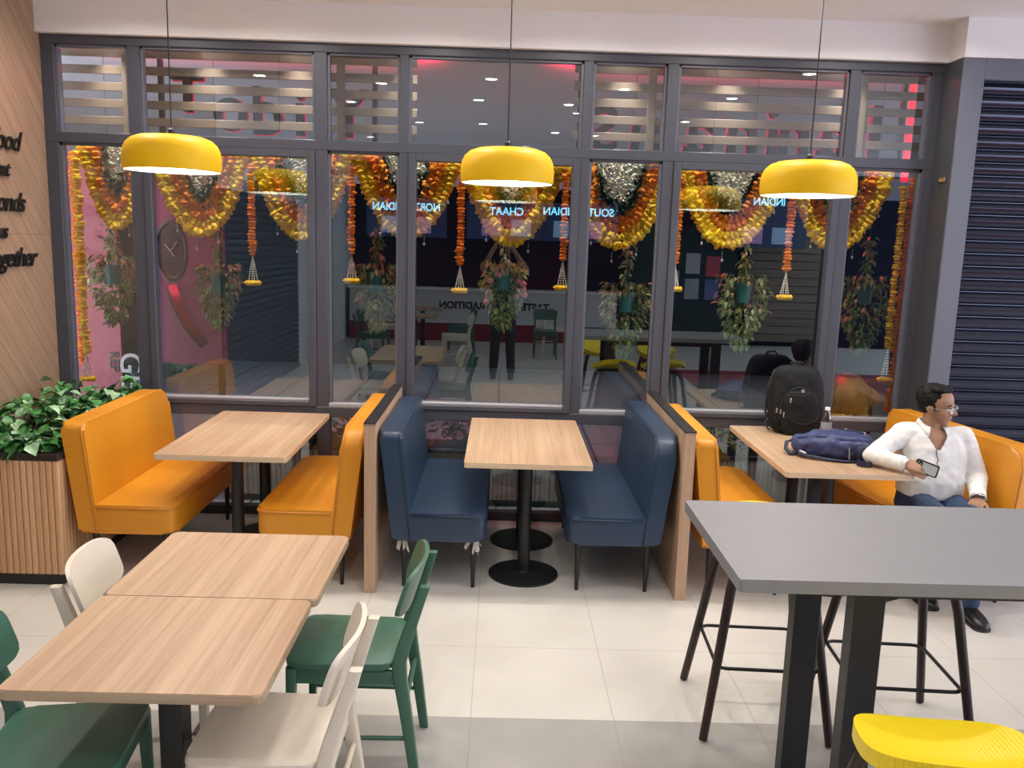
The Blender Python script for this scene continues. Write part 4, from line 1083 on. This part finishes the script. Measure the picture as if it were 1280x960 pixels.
# ------------------------------------------------------------------ people
def V3(*a): return Vector(a)
def hand(bm, wrist, d, n, side, curl, thumb_out=.8, size=.172, spread=.06, thumb_curl=.5):
    # d: towards the knuckles, n: out of the back of the hand, side: +1 when the thumb lies along +(d x n)
    d = Vector(d).normalized(); n = Vector(n); n = (n-d*n.dot(d)).normalized(); s = d.cross(n)*side
    k = size/.172; wv = Vector(wrist)
    rings = []
    for t_, hw, hh in ((-.02, .026, .020), (.01, .030, .019), (.04, .040, .0165), (.07, .042, .0145), (.088, .040, .012)):
        rings.append((wv+d*t_*k, s*hw*k, n*hh*k, 2.6))
    loft(bm, rings)
    L = (.068, .078, .073, .056)
    for i in range(4):
        off = (1.5-i)*.0195*k; base = wv+d*(.082-.004*abs(i-1))*k+s*off; p = base; ang = 0; dd = (d+s*spread*(1.5-i)).normalized()
        r = (.0088, .0092, .0088, .0078)[i]*k
        for j, f in enumerate((.46, .30, .24)):
            ang += curl[j] if not isinstance(curl[0], (tuple, list)) else curl[i][j]
            q = p+(dd*math.cos(ang)-n*math.sin(ang))*L[i]*f*k*1.08
            capsule(bm, p, q, r*(1-.08*j), r*(1-.08*(j+1)), 8); p = q
    p = wv+d*.022*k+s*.026*k-n*.004*k; td = (s*thumb_out+d*.75-n*.25).normalized()
    for j, l in enumerate((.036, .032, .026)):
        q = p+td*l*k; capsule(bm, p, q, (.0125-.0012*j)*k, (.0115-.0015*j)*k, 8); p = q
        td = (td+(d*.35-s*.35*thumb_curl-n*.35*thumb_curl)).normalized()
def head_parts(bm, c, f, u, H):
    f = Vector(f).normalized(); u = Vector(u); u = (u-f*u.dot(f)).normalized(); s = u.cross(f)
    R3 = Matrix((f, s, u)).transposed()
    def P(a, b_, c_): return Vector(c)+(f*a+s*b_+u*c_)*H
    def E(p, r, n=20): ell(bm, P(*p), tuple(x*H for x in r), n, R3)
    E((-.05, 0, .14), (.40, .315, .36), 28); E((.06, 0, -.15), (.285, .245, .30), 24); E((.21, 0, -.40), (.10, .105, .085)); E((.03, 0, -.27), (.23, .225, .19))
    E((.29, 0, .075), (.085, .21, .04)); capsule(bm, P(.33, 0, .05), P(.425, 0, -.095), .026*H, .046*H); 
    for q in (-1, 1):
        E((.385, q*.048, -.115), (.045, .034, .032)); E((.215, q*.145, -.09), (.10, .095, .10)); E((-.03, q*.305, -.03), (.075, .03, .115)); E((-.055, q*.325, -.0), (.05, .022, .075))
        E((.275, q*.125, -.01), (.05, .07, .018)); 
    E((.315, 0, -.225), (.038, .088, .022)); E((.305, 0, -.268), (.040, .078, .026)); E((.30, 0, -.17), (.05, .10, .06))
    return P, R3, f, s, u
def noise_disp(a, sc, seed=0):
    return lambda co: a*(noise.noise(Vector(co)*sc+Vector((seed, 0, 0)))+.5*noise.noise(Vector(co)*sc*2.1))
def cut_mesh(me, cond):
    bm = B(); bm.from_mesh(me); bmesh.ops.delete(bm, geom=[f for f in bm.faces if cond(f.calc_center_median())], context='FACES'); bm.to_mesh(me); bm.free(); return me
def face_features(t, P, R3, f, s, u, H, glasses=False):
    made = []
    def obj(*a_, **k_): made.append(globals()['obj'](*a_, **k_)); return made[-1]
    for q in (-1, 1):
        b = B(); ell(b, P(.288, q*.125, .022), (.042*H, .055*H, .03*H), 14, R3); e = obj('eye', b, MT['eye'], t, True)
        b = B(); ell(b, P(.322, q*.125+.012, .024), (.013*H, .022*H, .022*H), 10, R3); obj('iris', b, 'hair', e, True)
        b = B(); tube(b, [P(.335, q*.05, .095), P(.350, q*.11, .125), P(.295, q*.205, .095)], [.010*H, .019*H, .008*H], 8, flat=.6); obj('eyebrow', b, 'hair', t, True)
    b = B(); ell(b, P(.338, 0, -.246), (.012*H, .075*H, .010*H), 12, R3); obj('mouth', b, MT['lip'], t, True)
    if glasses:
        g = B()
        for q in (-1, 1):
            cx = q*.135
            ring = [P(.405-.03*abs((cx+.105*math.cos(a))/.24)**2, cx+.105*math.cos(a), .005+.068*math.sin(a)) for a in np.linspace(0, 2*PI, 25)[:-1]]
            tube(g, ring, .0011 if True else 0, 5, closed=True)
            tube(g, [P(.375, q*.24, .03), P(.18, q*.325, .035), P(-.06, q*.345, .02)], .0014, 5)
        tube(g, [P(.408, -.03, .02), P(.415, 0, .03), P(.408, .03, .02)], .0012, 5)
        go = obj('glasses_frame', g, 'chrome', t, True)
        for q in (-1, 1):
            b = B(); cx = q*.135; vs = [b.verts.new(P(.404-.03*abs((cx+.1*math.cos(a))/.24)**2, cx+.10*math.cos(a), .005+.064*math.sin(a))) for a in np.linspace(0, 2*PI, 19)[:-1]]; b.faces.new(vs)
            obj('lens', b, 'plastic_clear', go)
    return made
MT['eye'] = mat('eye_white', (.55, .52, .48), .3); MT['lip'] = mat('lip', (.20, .075, .06), .5)
def limbs(bm, chain, n=14):
    for (a, ra), (b_, rb) in zip(chain, chain[1:]): capsule(bm, a, b_, ra, rb, n)

# --- the seated man
man = thing('person', 'man in white shirt and jeans sitting on the right orange bench holding a phone', 'person', (2.50, 4.70, 0))
OFF = Vector((-2.50, -4.70, 0))
def local(me):
    me.transform(Matrix.Translation(OFF)); return me
HC, HF, HU, HH = V3(2.480, 4.685, 1.097), (.68, -.73, -.06), (-.05, -.12, 1), .240
NB = V3(2.470, 4.705, .975)
shR, elR, wrR = V3(2.318, 4.70, .935), V3(2.120, 4.64, .812), V3(2.235, 4.485, .806)
shL, elL, wrL = V3(2.652, 4.70, .915), V3(2.735, 4.655, .70), V3(2.655, 4.475, .622)
hipR, knR, anR = V3(2.42, 4.69, .535), V3(2.395, 4.30, .525), V3(2.43, 4.56, .12)
hipL, knL, anL = V3(2.575, 4.69, .535), V3(2.600, 4.27, .525), V3(2.575, 4.31, .10)
TORSO = [(V3(2.495, 4.70, .50), .165, .115), (V3(2.492, 4.695, .58), .168, .125), (V3(2.487, 4.685, .68), .168, .128), (V3(2.483, 4.69, .78), .172, .118), (V3(2.483, 4.70, .87), .178, .108), (V3(2.482, 4.705, .93), .165, .092), (V3(2.475, 4.71, .972), .105, .07)]
b = B(); loft(b, [(c, (w_*.94, .0, -.01), (0, d_*.93, 0), 2.4) for c, w_, d_ in TORSO])
P_, R3_, f_, s_, u_ = head_parts(b, HC, HF, HU, HH)
capsule(b, NB+V3(0, .005, -.05), HC+V3(-.01, .012, -.06), .060, .055)
limbs(b, [(shR, .052), (elR, .042), (wrR, .028)]); limbs(b, [(shL, .052), (elL, .042), (wrL, .028)])
limbs(b, [(hipR, .08), (knR, .056), (anR, .036)]); limbs(b, [(hipL, .08), (knL, .056), (anL, .036)])
for an, toe in ((anR, V3(2.43, 4.47, .04)), (anL, V3(2.575, 4.21, .04))): limbs(b, [(an, .034), (an+V3(0, .01, -.055), .028), (toe+V3(0, .03, -.005), .020)])
hand(b, wrR, (.80, -.55, -.05), (-.35, -.55, .75), 1, [(.55, .9, .6), (.55, .9, .6), (.5, .95, .6), (.5, .9, .6)], .3, .165, .02, .2)
hand(b, wrL, (-.55, -.72, -.22), (-.05, .05, 1), -1, (.22, .35, .3), .7, .165, .10)
o = obj('body', local(remesh(b, .0042, 2)), 'skin', man, True)
b = B()
def EH(p, r, n=20): ell(b, P_(*p), tuple(x*HH for x in r), n, R3_)
EH((-.115, 0, .195), (.385, .345, .350), 28); EH((-.20, 0, -.0), (.245, .275, .22)); EH((.08, .05, .415), (.19, .22, .10)); EH((.0, -.05, .44), (.22, .24, .10))
for q in (-1, 1): EH((.02, q*.280, .04), (.06, .034, .12))
hm = remesh(b, .004, 1, noise_disp(.004, 60)); obj('hair', local(hm), 'hair', man, True)
for o in face_features(man, P_, R3_, f_, s_, u_, HH, True): o.data.transform(Matrix.Translation(OFF))
# shirt
b = B(); loft(b, [(c, (w_*1.07, 0, -.012), (0, d_*1.09, 0), 2.4) for c, w_, d_ in TORSO[1:]] )
limbs(b, [(shR+V3(.05, 0, -.005), .070), (shR, .064), (elR, .050), (wrR+V3(-.012, .012, .0), .039)]); limbs(b, [(shL+V3(-.05, 0, -.005), .070), (shL, .068), (elL, .058), (wrL+V3(.008, .018, .006), .041)])
ell(b, V3(2.49, 4.66, .64), (.165, .11, .07), 16)
sm = remesh(b, .006, 3, noise_disp(.0065, 14, 3))
def inV(p):
    if p.z > .955 and math.hypot(p.x-NB.x, p.y-NB.y) < .078: return True
    return p.y < 4.70 and .868 < p.z and abs(p.x-2.462) < .012+(p.z-.868)*.62 and p.z < 1.0
cut_mesh(sm, inV)
so = obj('shirt', local(sm), 'shirt', man, True)
b = B(); n = 30; rows = []
for k in range(n+1):
    a = math.radians(28+304*k/n); fr = max(0, math.cos(a))  # 0 = front (towards -y)
    ca, sa = math.sin(a), -math.cos(a)
    zt_ = 1.000+.014*(1-fr)-.022*fr**1.0; zb_ = .978-.052*fr**1.5; rt, rb = .066+.006*fr, .090+.026*fr
    rows.append([b.verts.new((NB.x+ca*r, NB.y+sa*r*(.95), z)) for r, z in ((rt, zt_-.022), (rt, zt_), (rt+.006, zt_+.003), (rb, zb_), (rb-.005, zb_-.004))])
for A, C in zip(rows, rows[1:]):
    for k in range(4): b.faces.new((A[k], A[k+1], C[k+1], C[k]))
me = bpy.data.meshes.new('collar'); bmesh.ops.recalc_face_normals(b, faces=b.faces); b.to_mesh(me); b.free(); obj('collar', local(me), 'shirt', so, True)
for wr, el in ((wrR, elR), (wrL, elL)):
    d = (wr-el).normalized(); b = B(); lathe(b, [(.036, -.03), (.043, -.03), (.042, .012), (.037, .014), (.035, .0)], 24)
    q = d.to_track_quat('Z', 'Y').to_matrix(); bmesh.ops.rotate(b, verts=b.verts, cent=(0, 0, 0), matrix=q); bmesh.ops.translate(b, verts=b.verts, vec=wr-d*.018+OFF); obj('cuff', b, 'shirt', so, 50)
for z in (.85, .79, .73, .67):
    b = B(); ell(b, V3(2.462+.02*(.87-z), 4.70-.118-.02*(.87-z) if z < .8 else 4.70-.12, z)+OFF, (.005, .003, .005), 8); obj('button', b, 'pebble', so, True)
b = B(); tube(b, [V3(2.452, 4.586, .87)+OFF, V3(2.448, 4.572, .84)+OFF, V3(2.460, 4.568, .815)+OFF, V3(2.452, 4.566, .79)+OFF, V3(2.470, 4.566, .775)+OFF], .0022, 6); obj('lanyard_cord', b, 'cord', so)
# trousers, shoes, watch
b = B(); loft(b, [(V3(2.495, 4.70, .462), (.165, 0, 0), (0, .12, 0), 2.6), (V3(2.495, 4.70, .52), (.178, 0, 0), (0, .128, 0), 2.6), (V3(2.493, 4.695, .60), (.170, 0, 0), (0, .122, 0), 2.4)])
limbs(b, [(hipR, .092), (knR, .068), (anR, .058)]); limbs(b, [(hipL, .092), (knL, .068), (anL, .058)])
obj('trousers', local(remesh(b, .006, 3, noise_disp(.005, 14, 7))), 'denim', man, True)
for an, dy in ((anR, .0), (anL, .0)):
    b = B(); x, y = an.x, an.y
    loft(b, [(V3(x, y+.06, .045), (.030, 0, 0), (0, .0, .040), 2.6), (V3(x, y+.03, .050), (.036, 0, 0), (0, 0, .048), 2.6), (V3(x, y-.04, .042), (.042, 0, 0), (0, 0, .040), 2.6), (V3(x, y-.11, .033), (.046, 0, 0), (0, 0, .030), 2.6), (V3(x, y-.16, .027), (.036, 0, 0), (0, 0, .022), 2.6), (V3(x, y-.185, .024), (.014, 0, 0), (0, 0, .012), 2.4)])
    bmesh.ops.translate(b, verts=b.verts, vec=OFF); sh_ = obj('shoe', b, 'shoe', man, 60)
    b = B(); slab(b, x-.046, x+.046, y-.18, y+.065, .0, .014, .04, .002); bmesh.ops.translate(b, verts=b.verts, vec=OFF); obj('sole', b, 'black', sh_)
b = B(); d = (wrL-elL).normalized(); lathe(b, [(.0345, -.008), (.037, -.008), (.037, .008), (.0345, .008)], 24)
bmesh.ops.rotate(b, verts=b.verts, cent=(0, 0, 0), matrix=d.to_track_quat('Z', 'Y').to_matrix()); bmesh.ops.translate(b, verts=b.verts, vec=wrL+d*.012+OFF)
wo = obj('wristwatch', b, 'black', man, 40)
b = B(); ell(b, wrL+d*.012+V3(.005, -.015, .036)+OFF, (.016, .016, .006), 14); obj('watch_dial', b, 'chrome', wo, True)
# phone in his right hand
ph = thing('phone', 'silver backed phone held in the seated man\'s right hand', 'phone', (2.322, 4.420, .803))
M_ = frame_m((0, 0, 0), (.66, -.72, -.20), (.14, -.10, .99))
b = B(); slab(b, -.059, .059, -.032, .032, -.004, .004, .012, .0015); o = obj('phone_body', b, 'phone', ph); o.matrix_local = M_
b = B(); o_ = rbox([(-.061, -.034), (.061, -.034), (.061, .034), (-.061, .034)], .012); i_ = rbox([(-.055, -.028), (.055, -.028), (.055, .028), (-.055, .028)], .009); n = len(o_)
vv = [[b.verts.new((p[0], p[1], z)) for p in q] for q, z in ((o_, -.005), (o_, .0045), (i_, .0045), (i_, -.005))]
for k in range(4):
    for j in range(n): b.faces.new((vv[k][j], vv[k][(j+1) % n], vv[(k+1) % 4][(j+1) % n], vv[(k+1) % 4][j]))
o = obj('case', b, 'phonedark', ph); o.matrix_local = M_
b = B(); slab(b, -.053, -.026, -.014, .027, .004, .0065, .006, .001); o = obj('camera_bump', b, 'phonedark', ph); o.matrix_local = M_
for px, py in ((-.046, .019), (-.046, .006), (-.046, -.007), (-.034, .013)):
    b = B(); lathe(b, [(0, .0075), (.0045, .0075), (.0052, .006), (.0052, .004)], 14, (px, py, 0)); o = obj('camera_lens', b, 'chrome', ph, 40); o.matrix_local = M_

# --- the photographer, seen only as a reflection
pg = thing('person', 'standing person in dark clothes holding up a phone, mirrored in the middle window', 'person', (.03, -.42, 0))
OFF = V3(-.03, .42, 0)
b = B(); T2 = [(V3(.03, -.42, .88), .165, .11), (V3(.03, -.42, .98), .160, .11), (V3(.03, -.42, 1.12), .150, .105), (V3(.03, -.42, 1.27), .175, .115), (V3(.03, -.42, 1.40), .175, .10), (V3(.03, -.42, 1.47), .09, .07)]
loft(b, [(c, (w_*.94, 0, 0), (0, d_*.94, 0), 2.4) for c, w_, d_ in T2])
P_, R3_, f_, s_, u_ = head_parts(b, V3(.03, -.39, 1.63), (0, .94, .30), (0, -.3, .95), .235)
capsule(b, V3(.03, -.42, 1.42), V3(.03, -.41, 1.56), .06, .055)
arms = []
for sx in (-1, 1):
    sh_, el_, wr_ = V3(.03+sx*.19, -.42, 1.40), V3(.03+sx*.30, -.22, 1.55), V3(.03+sx*.11-.03, -.115, 1.86); arms.append((sh_, el_, wr_))
    limbs(b, [(sh_, .052), (el_, .042), (wr_, .028)]); hand(b, wr_, (-sx*.35, .30, .85), (sx*.9, -.2, .35), sx, (.5, .7, .5), .5, .165, .03)
    hip, kn, an = V3(.03+sx*.09, -.42, .90), V3(.03+sx*.11, -.40, .48), V3(.03+sx*.125, -.42, .09)
    limbs(b, [(hip, .085), (kn, .056), (an, .038)]); limbs(b, [(an, .036), (an+V3(0, .0, -.045), .034), (an+V3(0, .14, -.06), .028)])
obj('body', local(remesh(b, .005, 2)), 'skin', pg, True)
b = B(); loft(b, [(c, (w_*1.06, 0, 0), (0, d_*1.1, 0), 2.4) for c, w_, d_ in T2[1:]])
for sh_, el_, wr_ in arms: limbs(b, [(sh_, .068), (sh_.lerp(el_, .62), .058)])
tm = remesh(b, .008, 3, noise_disp(.004, 14)); cut_mesh(tm, lambda p: p.z > 1.45 and math.hypot(p.x-.03, p.y+.42) < .075); obj('t_shirt', local(tm), mat('dark_teal_cotton', (.012, .05, .06), .8), pg, True)
b = B(); loft(b, [(V3(.03, -.42, .82), (.165, 0, 0), (0, .115, 0), 2.6), (V3(.03, -.42, .93), (.172, 0, 0), (0, .122, 0), 2.6), (V3(.03, -.42, 1.0), (.164, 0, 0), (0, .118, 0), 2.6)])
for sx in (-1, 1): limbs(b, [(V3(.03+sx*.09, -.42, .88), .098), (V3(.03+sx*.11, -.40, .48), .072), (V3(.03+sx*.125, -.42, .10), .06)])
obj('trousers', local(remesh(b, .008, 3, noise_disp(.005, 12))), mat('charcoal_trousers', (.014, .015, .018), .8), pg, True)
b = B()
def EH2(p, r): ell(b, P_(*p), tuple(x*.235 for x in r), 20, R3_)
EH2((-.078, 0, .195), (.415, .348, .352)); EH2((-.2, 0, 0), (.245, .275, .22))
obj('hair', local(remesh(b, .006, 1)), 'hair', pg, True)
for o in face_features(pg, P_, R3_, f_, s_, u_, .235): o.data.transform(Matrix.Translation(OFF))
for sx in (-1, 1):
    b = B(); x, y = .03+sx*.125, -.42
    loft(b, [(V3(x, y-.075, .045), (.030, 0, 0), (0, .0, .040), 2.6), (V3(x, y-.03, .055), (.036, 0, 0), (0, 0, .052), 2.6), (V3(x, y+.04, .045), (.042, 0, 0), (0, 0, .042), 2.6), (V3(x, y+.12, .033), (.046, 0, 0), (0, 0, .030), 2.6), (V3(x, y+.19, .022), (.02, 0, 0), (0, 0, .018), 2.4)])
    bmesh.ops.translate(b, verts=b.verts, vec=OFF); obj('shoe', b, 'shoe', pg, 60)
ph2 = thing('phone', 'dark phone held up by the photographer', 'phone', (0, -.055, 1.95))
b = B(); slab(b, -.075, .075, -.037, .037, -.004, .004, .01, .001); b2 = obj('phone_body', b, 'phonedark', ph2); b2.rotation_euler = (PI/2+.15, 0, 0)
b = B(); slab(b, .035, .068, -.0, .03, -.006, -.003, .006, .001); b2 = obj('camera_bump', b, 'black', ph2); b2.rotation_euler = (PI/2+.15, 0, 0)

# ------------------------------------------------------------------ bags and bottle
t = thing('backpack', 'black backpack standing on the right booth table against the window', 'backpack', (1.955, 5.475, .751), math.radians(-6))
def bpw(x, y, z):
    k = (z+1)/2; wx = 1.0-.22*max(0, k-.45)**1.2; dy = 1.0-.35*max(0, k-.3)
    return x*wx*(1+.05*math.sin(k*PI)), y*dy+.28*k-.1, z
b = B(); superbox(b, (0, 0, .222), (.165, .10, .222), 5, 12, bpw); me = remesh(b, .007, 2, noise_disp(.006, 12, 2)); obj('main_bag', me, 'bagblack', t, True)
b = B(); superbox(b, (0.005, -.098, .150), (.118, .042, .145), 4.5, 10, lambda x, y, z: (x*(1-.10*max(0, z)), y+.25*(z+1)/2, z)); fp = obj('front_pocket', remesh(b, .006, 2, noise_disp(.004, 16, 5)), 'bagblack', t, True)
def arc(cx, cz, rx, rz, a0, a1, y0, n=20, yk=0): return [(cx+rx*math.sin(a), y0+yk*(cz+rz*math.cos(a)), cz+rz*math.cos(a)) for a in np.linspace(a0, a1, n)]
b = B(); tube(b, [(-.085, -.122, .262), (-.03, -.126, .266), (.03, -.126, .264), (.09, -.120, .255)], .0035, 6); obj('pocket_zip', b, 'bagstrap', fp)
b = B(); tube(b, arc(0, .15, .122, .165, -1.9, 1.9, -.128, 26, .11), .0045, 6); obj('seam_piping', b, 'bagstrap', fp, True)
b = B(); tube(b, arc(.02, .16, .10, -.075, -1.25, 1.25, -.146, 20, .02), .003, 6); obj('seam_piping', b, 'bagstrap', fp, True)
b = B(); bx(b, (.012, -.122, .298), (.020, .004, .020), .002); obj('logo_patch', b, 'gold', fp)
for x, y, z, l in ((-.062, -.132, .250, .032), (-.115, -.115, .17, .03), (-.135, -.09, .175, .035), (-.098, -.128, .155, .034)):
    b = B(); bx(b, (x, y, z-l/2), (.009, .005, l), .002, 1); obj('zipper_pull', b, 'silver', t)
b = B(); tube(b, [(-.05, .03, .428), (-.035, .025, .462), (.02, .025, .468), (.05, .03, .430)], .010, 8, flat=.6); obj('top_handle', b, 'bagstrap', t, True)
for s in (-1, 1):
    b = B(); tube(b, [(s*.08, .06, .43), (s*.14, .04, .40), (s*.172, .05, .28), (s*.176, .06, .12), (s*.15, .05, .02)], [.012, .017, .018, .012, .006], 8, flat=.5); obj('shoulder_strap', b, 'bagstrap', t, True)
b = B(); tube(b, arc(0, .20, .158, .225, -1.75, 1.75, -.055, 28, .20), .006, 6); obj('main_zip', b, 'bagstrap', t, True)
b = B(); tube(b, [(-.165, -.01, .10), (-.195, -.03, .06), (-.17, -.06, .02), (-.15, -.05, .05)], .008, 6, flat=.5); obj('side_strap', b, 'bagstrap', t, True)

t = thing('backpack', 'navy blue backpack lying flat on the right booth table', 'backpack', (1.975, 4.865, .751), math.radians(-14))
def nw(x, y, z):
    return x, y*(1-.22*max(0, -x)), (z*.5+.5)*(1-.30*max(0, -x)**1.3-.08*max(0, x))*2-1
b = B(); superbox(b, (.0, 0, .072), (.235, .150, .070), 3.6, 12, nw); me = remesh(b, .006, 2, noise_disp(.016, 13, 4)); me.transform(Matrix.Translation((0, 0, .0)))
for v in me.vertices: v.co.z = max(v.co.z, .002)
mb = obj('main_bag', me, 'bagnavy', t, True)
b = B(); superbox(b, (.075, -.03, .118), (.135, .098, .032), 3.6, 8, lambda x, y, z: (x, y, z-.25*x*x*0)); obj('front_pocket', remesh(b, .006, 2, noise_disp(.006, 16, 8)), 'bagnavy', t, True)
b = B(); superbox(b, (.17, -.135, .062), (.060, .035, .045), 3.4, 6); obj('side_pocket', remesh(b, .005, 2, noise_disp(.005, 18, 2)), 'bagnavydark', t, True)
b = B(); tube(b, [(-.20, -.05, .10), (-.10, -.10, .128), (.02, -.115, .135), (.13, -.105, .138), (.20, -.05, .12)], .004, 6); obj('main_zip', b, 'bagnavydark', t, True)
b = B(); tube(b, [(.02, .05, .152), (.10, .02, .156), (.17, -.02, .148)], .0035, 6); obj('pocket_zip', b, 'bagnavydark', t, True)
b = B(); bx(b, (.165, -.06, .148), (.009, .006, .034), .002, 1); obj('zipper_pull', b, 'silver', t)
b = B(); bx(b, (.075, .035, .157), (.018, .012, .004), .002, 1); obj('logo_patch', b, 'silver', t)
b = B(); tube(b, [(.075, -.150, .085), (.078, -.158, .05), (.080, -.156, .012)], .006, 6, flat=.5); obj('compression_strap', b, 'silver', t)
b = B(); tube(b, [(-.215, .03, .07), (-.255, .0, .062), (-.262, -.06, .035), (-.24, -.10, .014), (-.20, -.09, .02)], .013, 8, flat=.45); obj('carry_handle', b, 'bagnavydark', t, True)
b = B(); tube(b, [(-.20, -.05, .03), (-.18, -.13, .022), (-.05, -.165, .014), (.06, -.17, .010), (.12, -.155, .012)], [.016, .018, .016, .014, .010], 8, flat=.5); obj('shoulder_strap', b, 'bagnavydark', t, True)
b = B(); bx(b, (-.175, -.142, .040), (.040, .004, .010), .001, 1, Matrix.Rotation(.35, 3, 'Y')); obj('reflective_strip', b, 'white', t)
b = B(); lathe(b, [(.03, .004), (.040, .003), (.042, .018), (.040, .034), (.034, .034), (.033, .008)], 24, (.152, -.205, 0)); obj('strap_loop', b, 'bagnavydark', t, 50)

t = thing('water_bottle', 'clear plastic water bottle standing between the two backpacks', 'bottle', (2.092, 5.27, .751))
b = B(); prof = [(0, .004), (.022, .002), (.031, .008)]
for k in range(9): prof += [(.0325, .016+k*.013), (.0305, .0215+k*.013)]
prof += [(.0325, .135), (.030, .150), (.020, .172), (.0135, .185), (.0135, .198)]
lathe(b, prof, 32); obj('bottle_body', b, 'plastic_clear', t, 50)
b = B(); lathe(b, [(0, .212), (.015, .212), (.016, .209), (.016, .194), (.0, .194)], 24); obj('cap', b, MT['pebble'], t, 40)
b = B(); lathe(b, [(.0333, .075), (.0336, .077), (.0336, .118), (.0333, .12)], 32); obj('label', b, mat('clear_bottle_label', (.26, .28, .34), .4), t, 40)
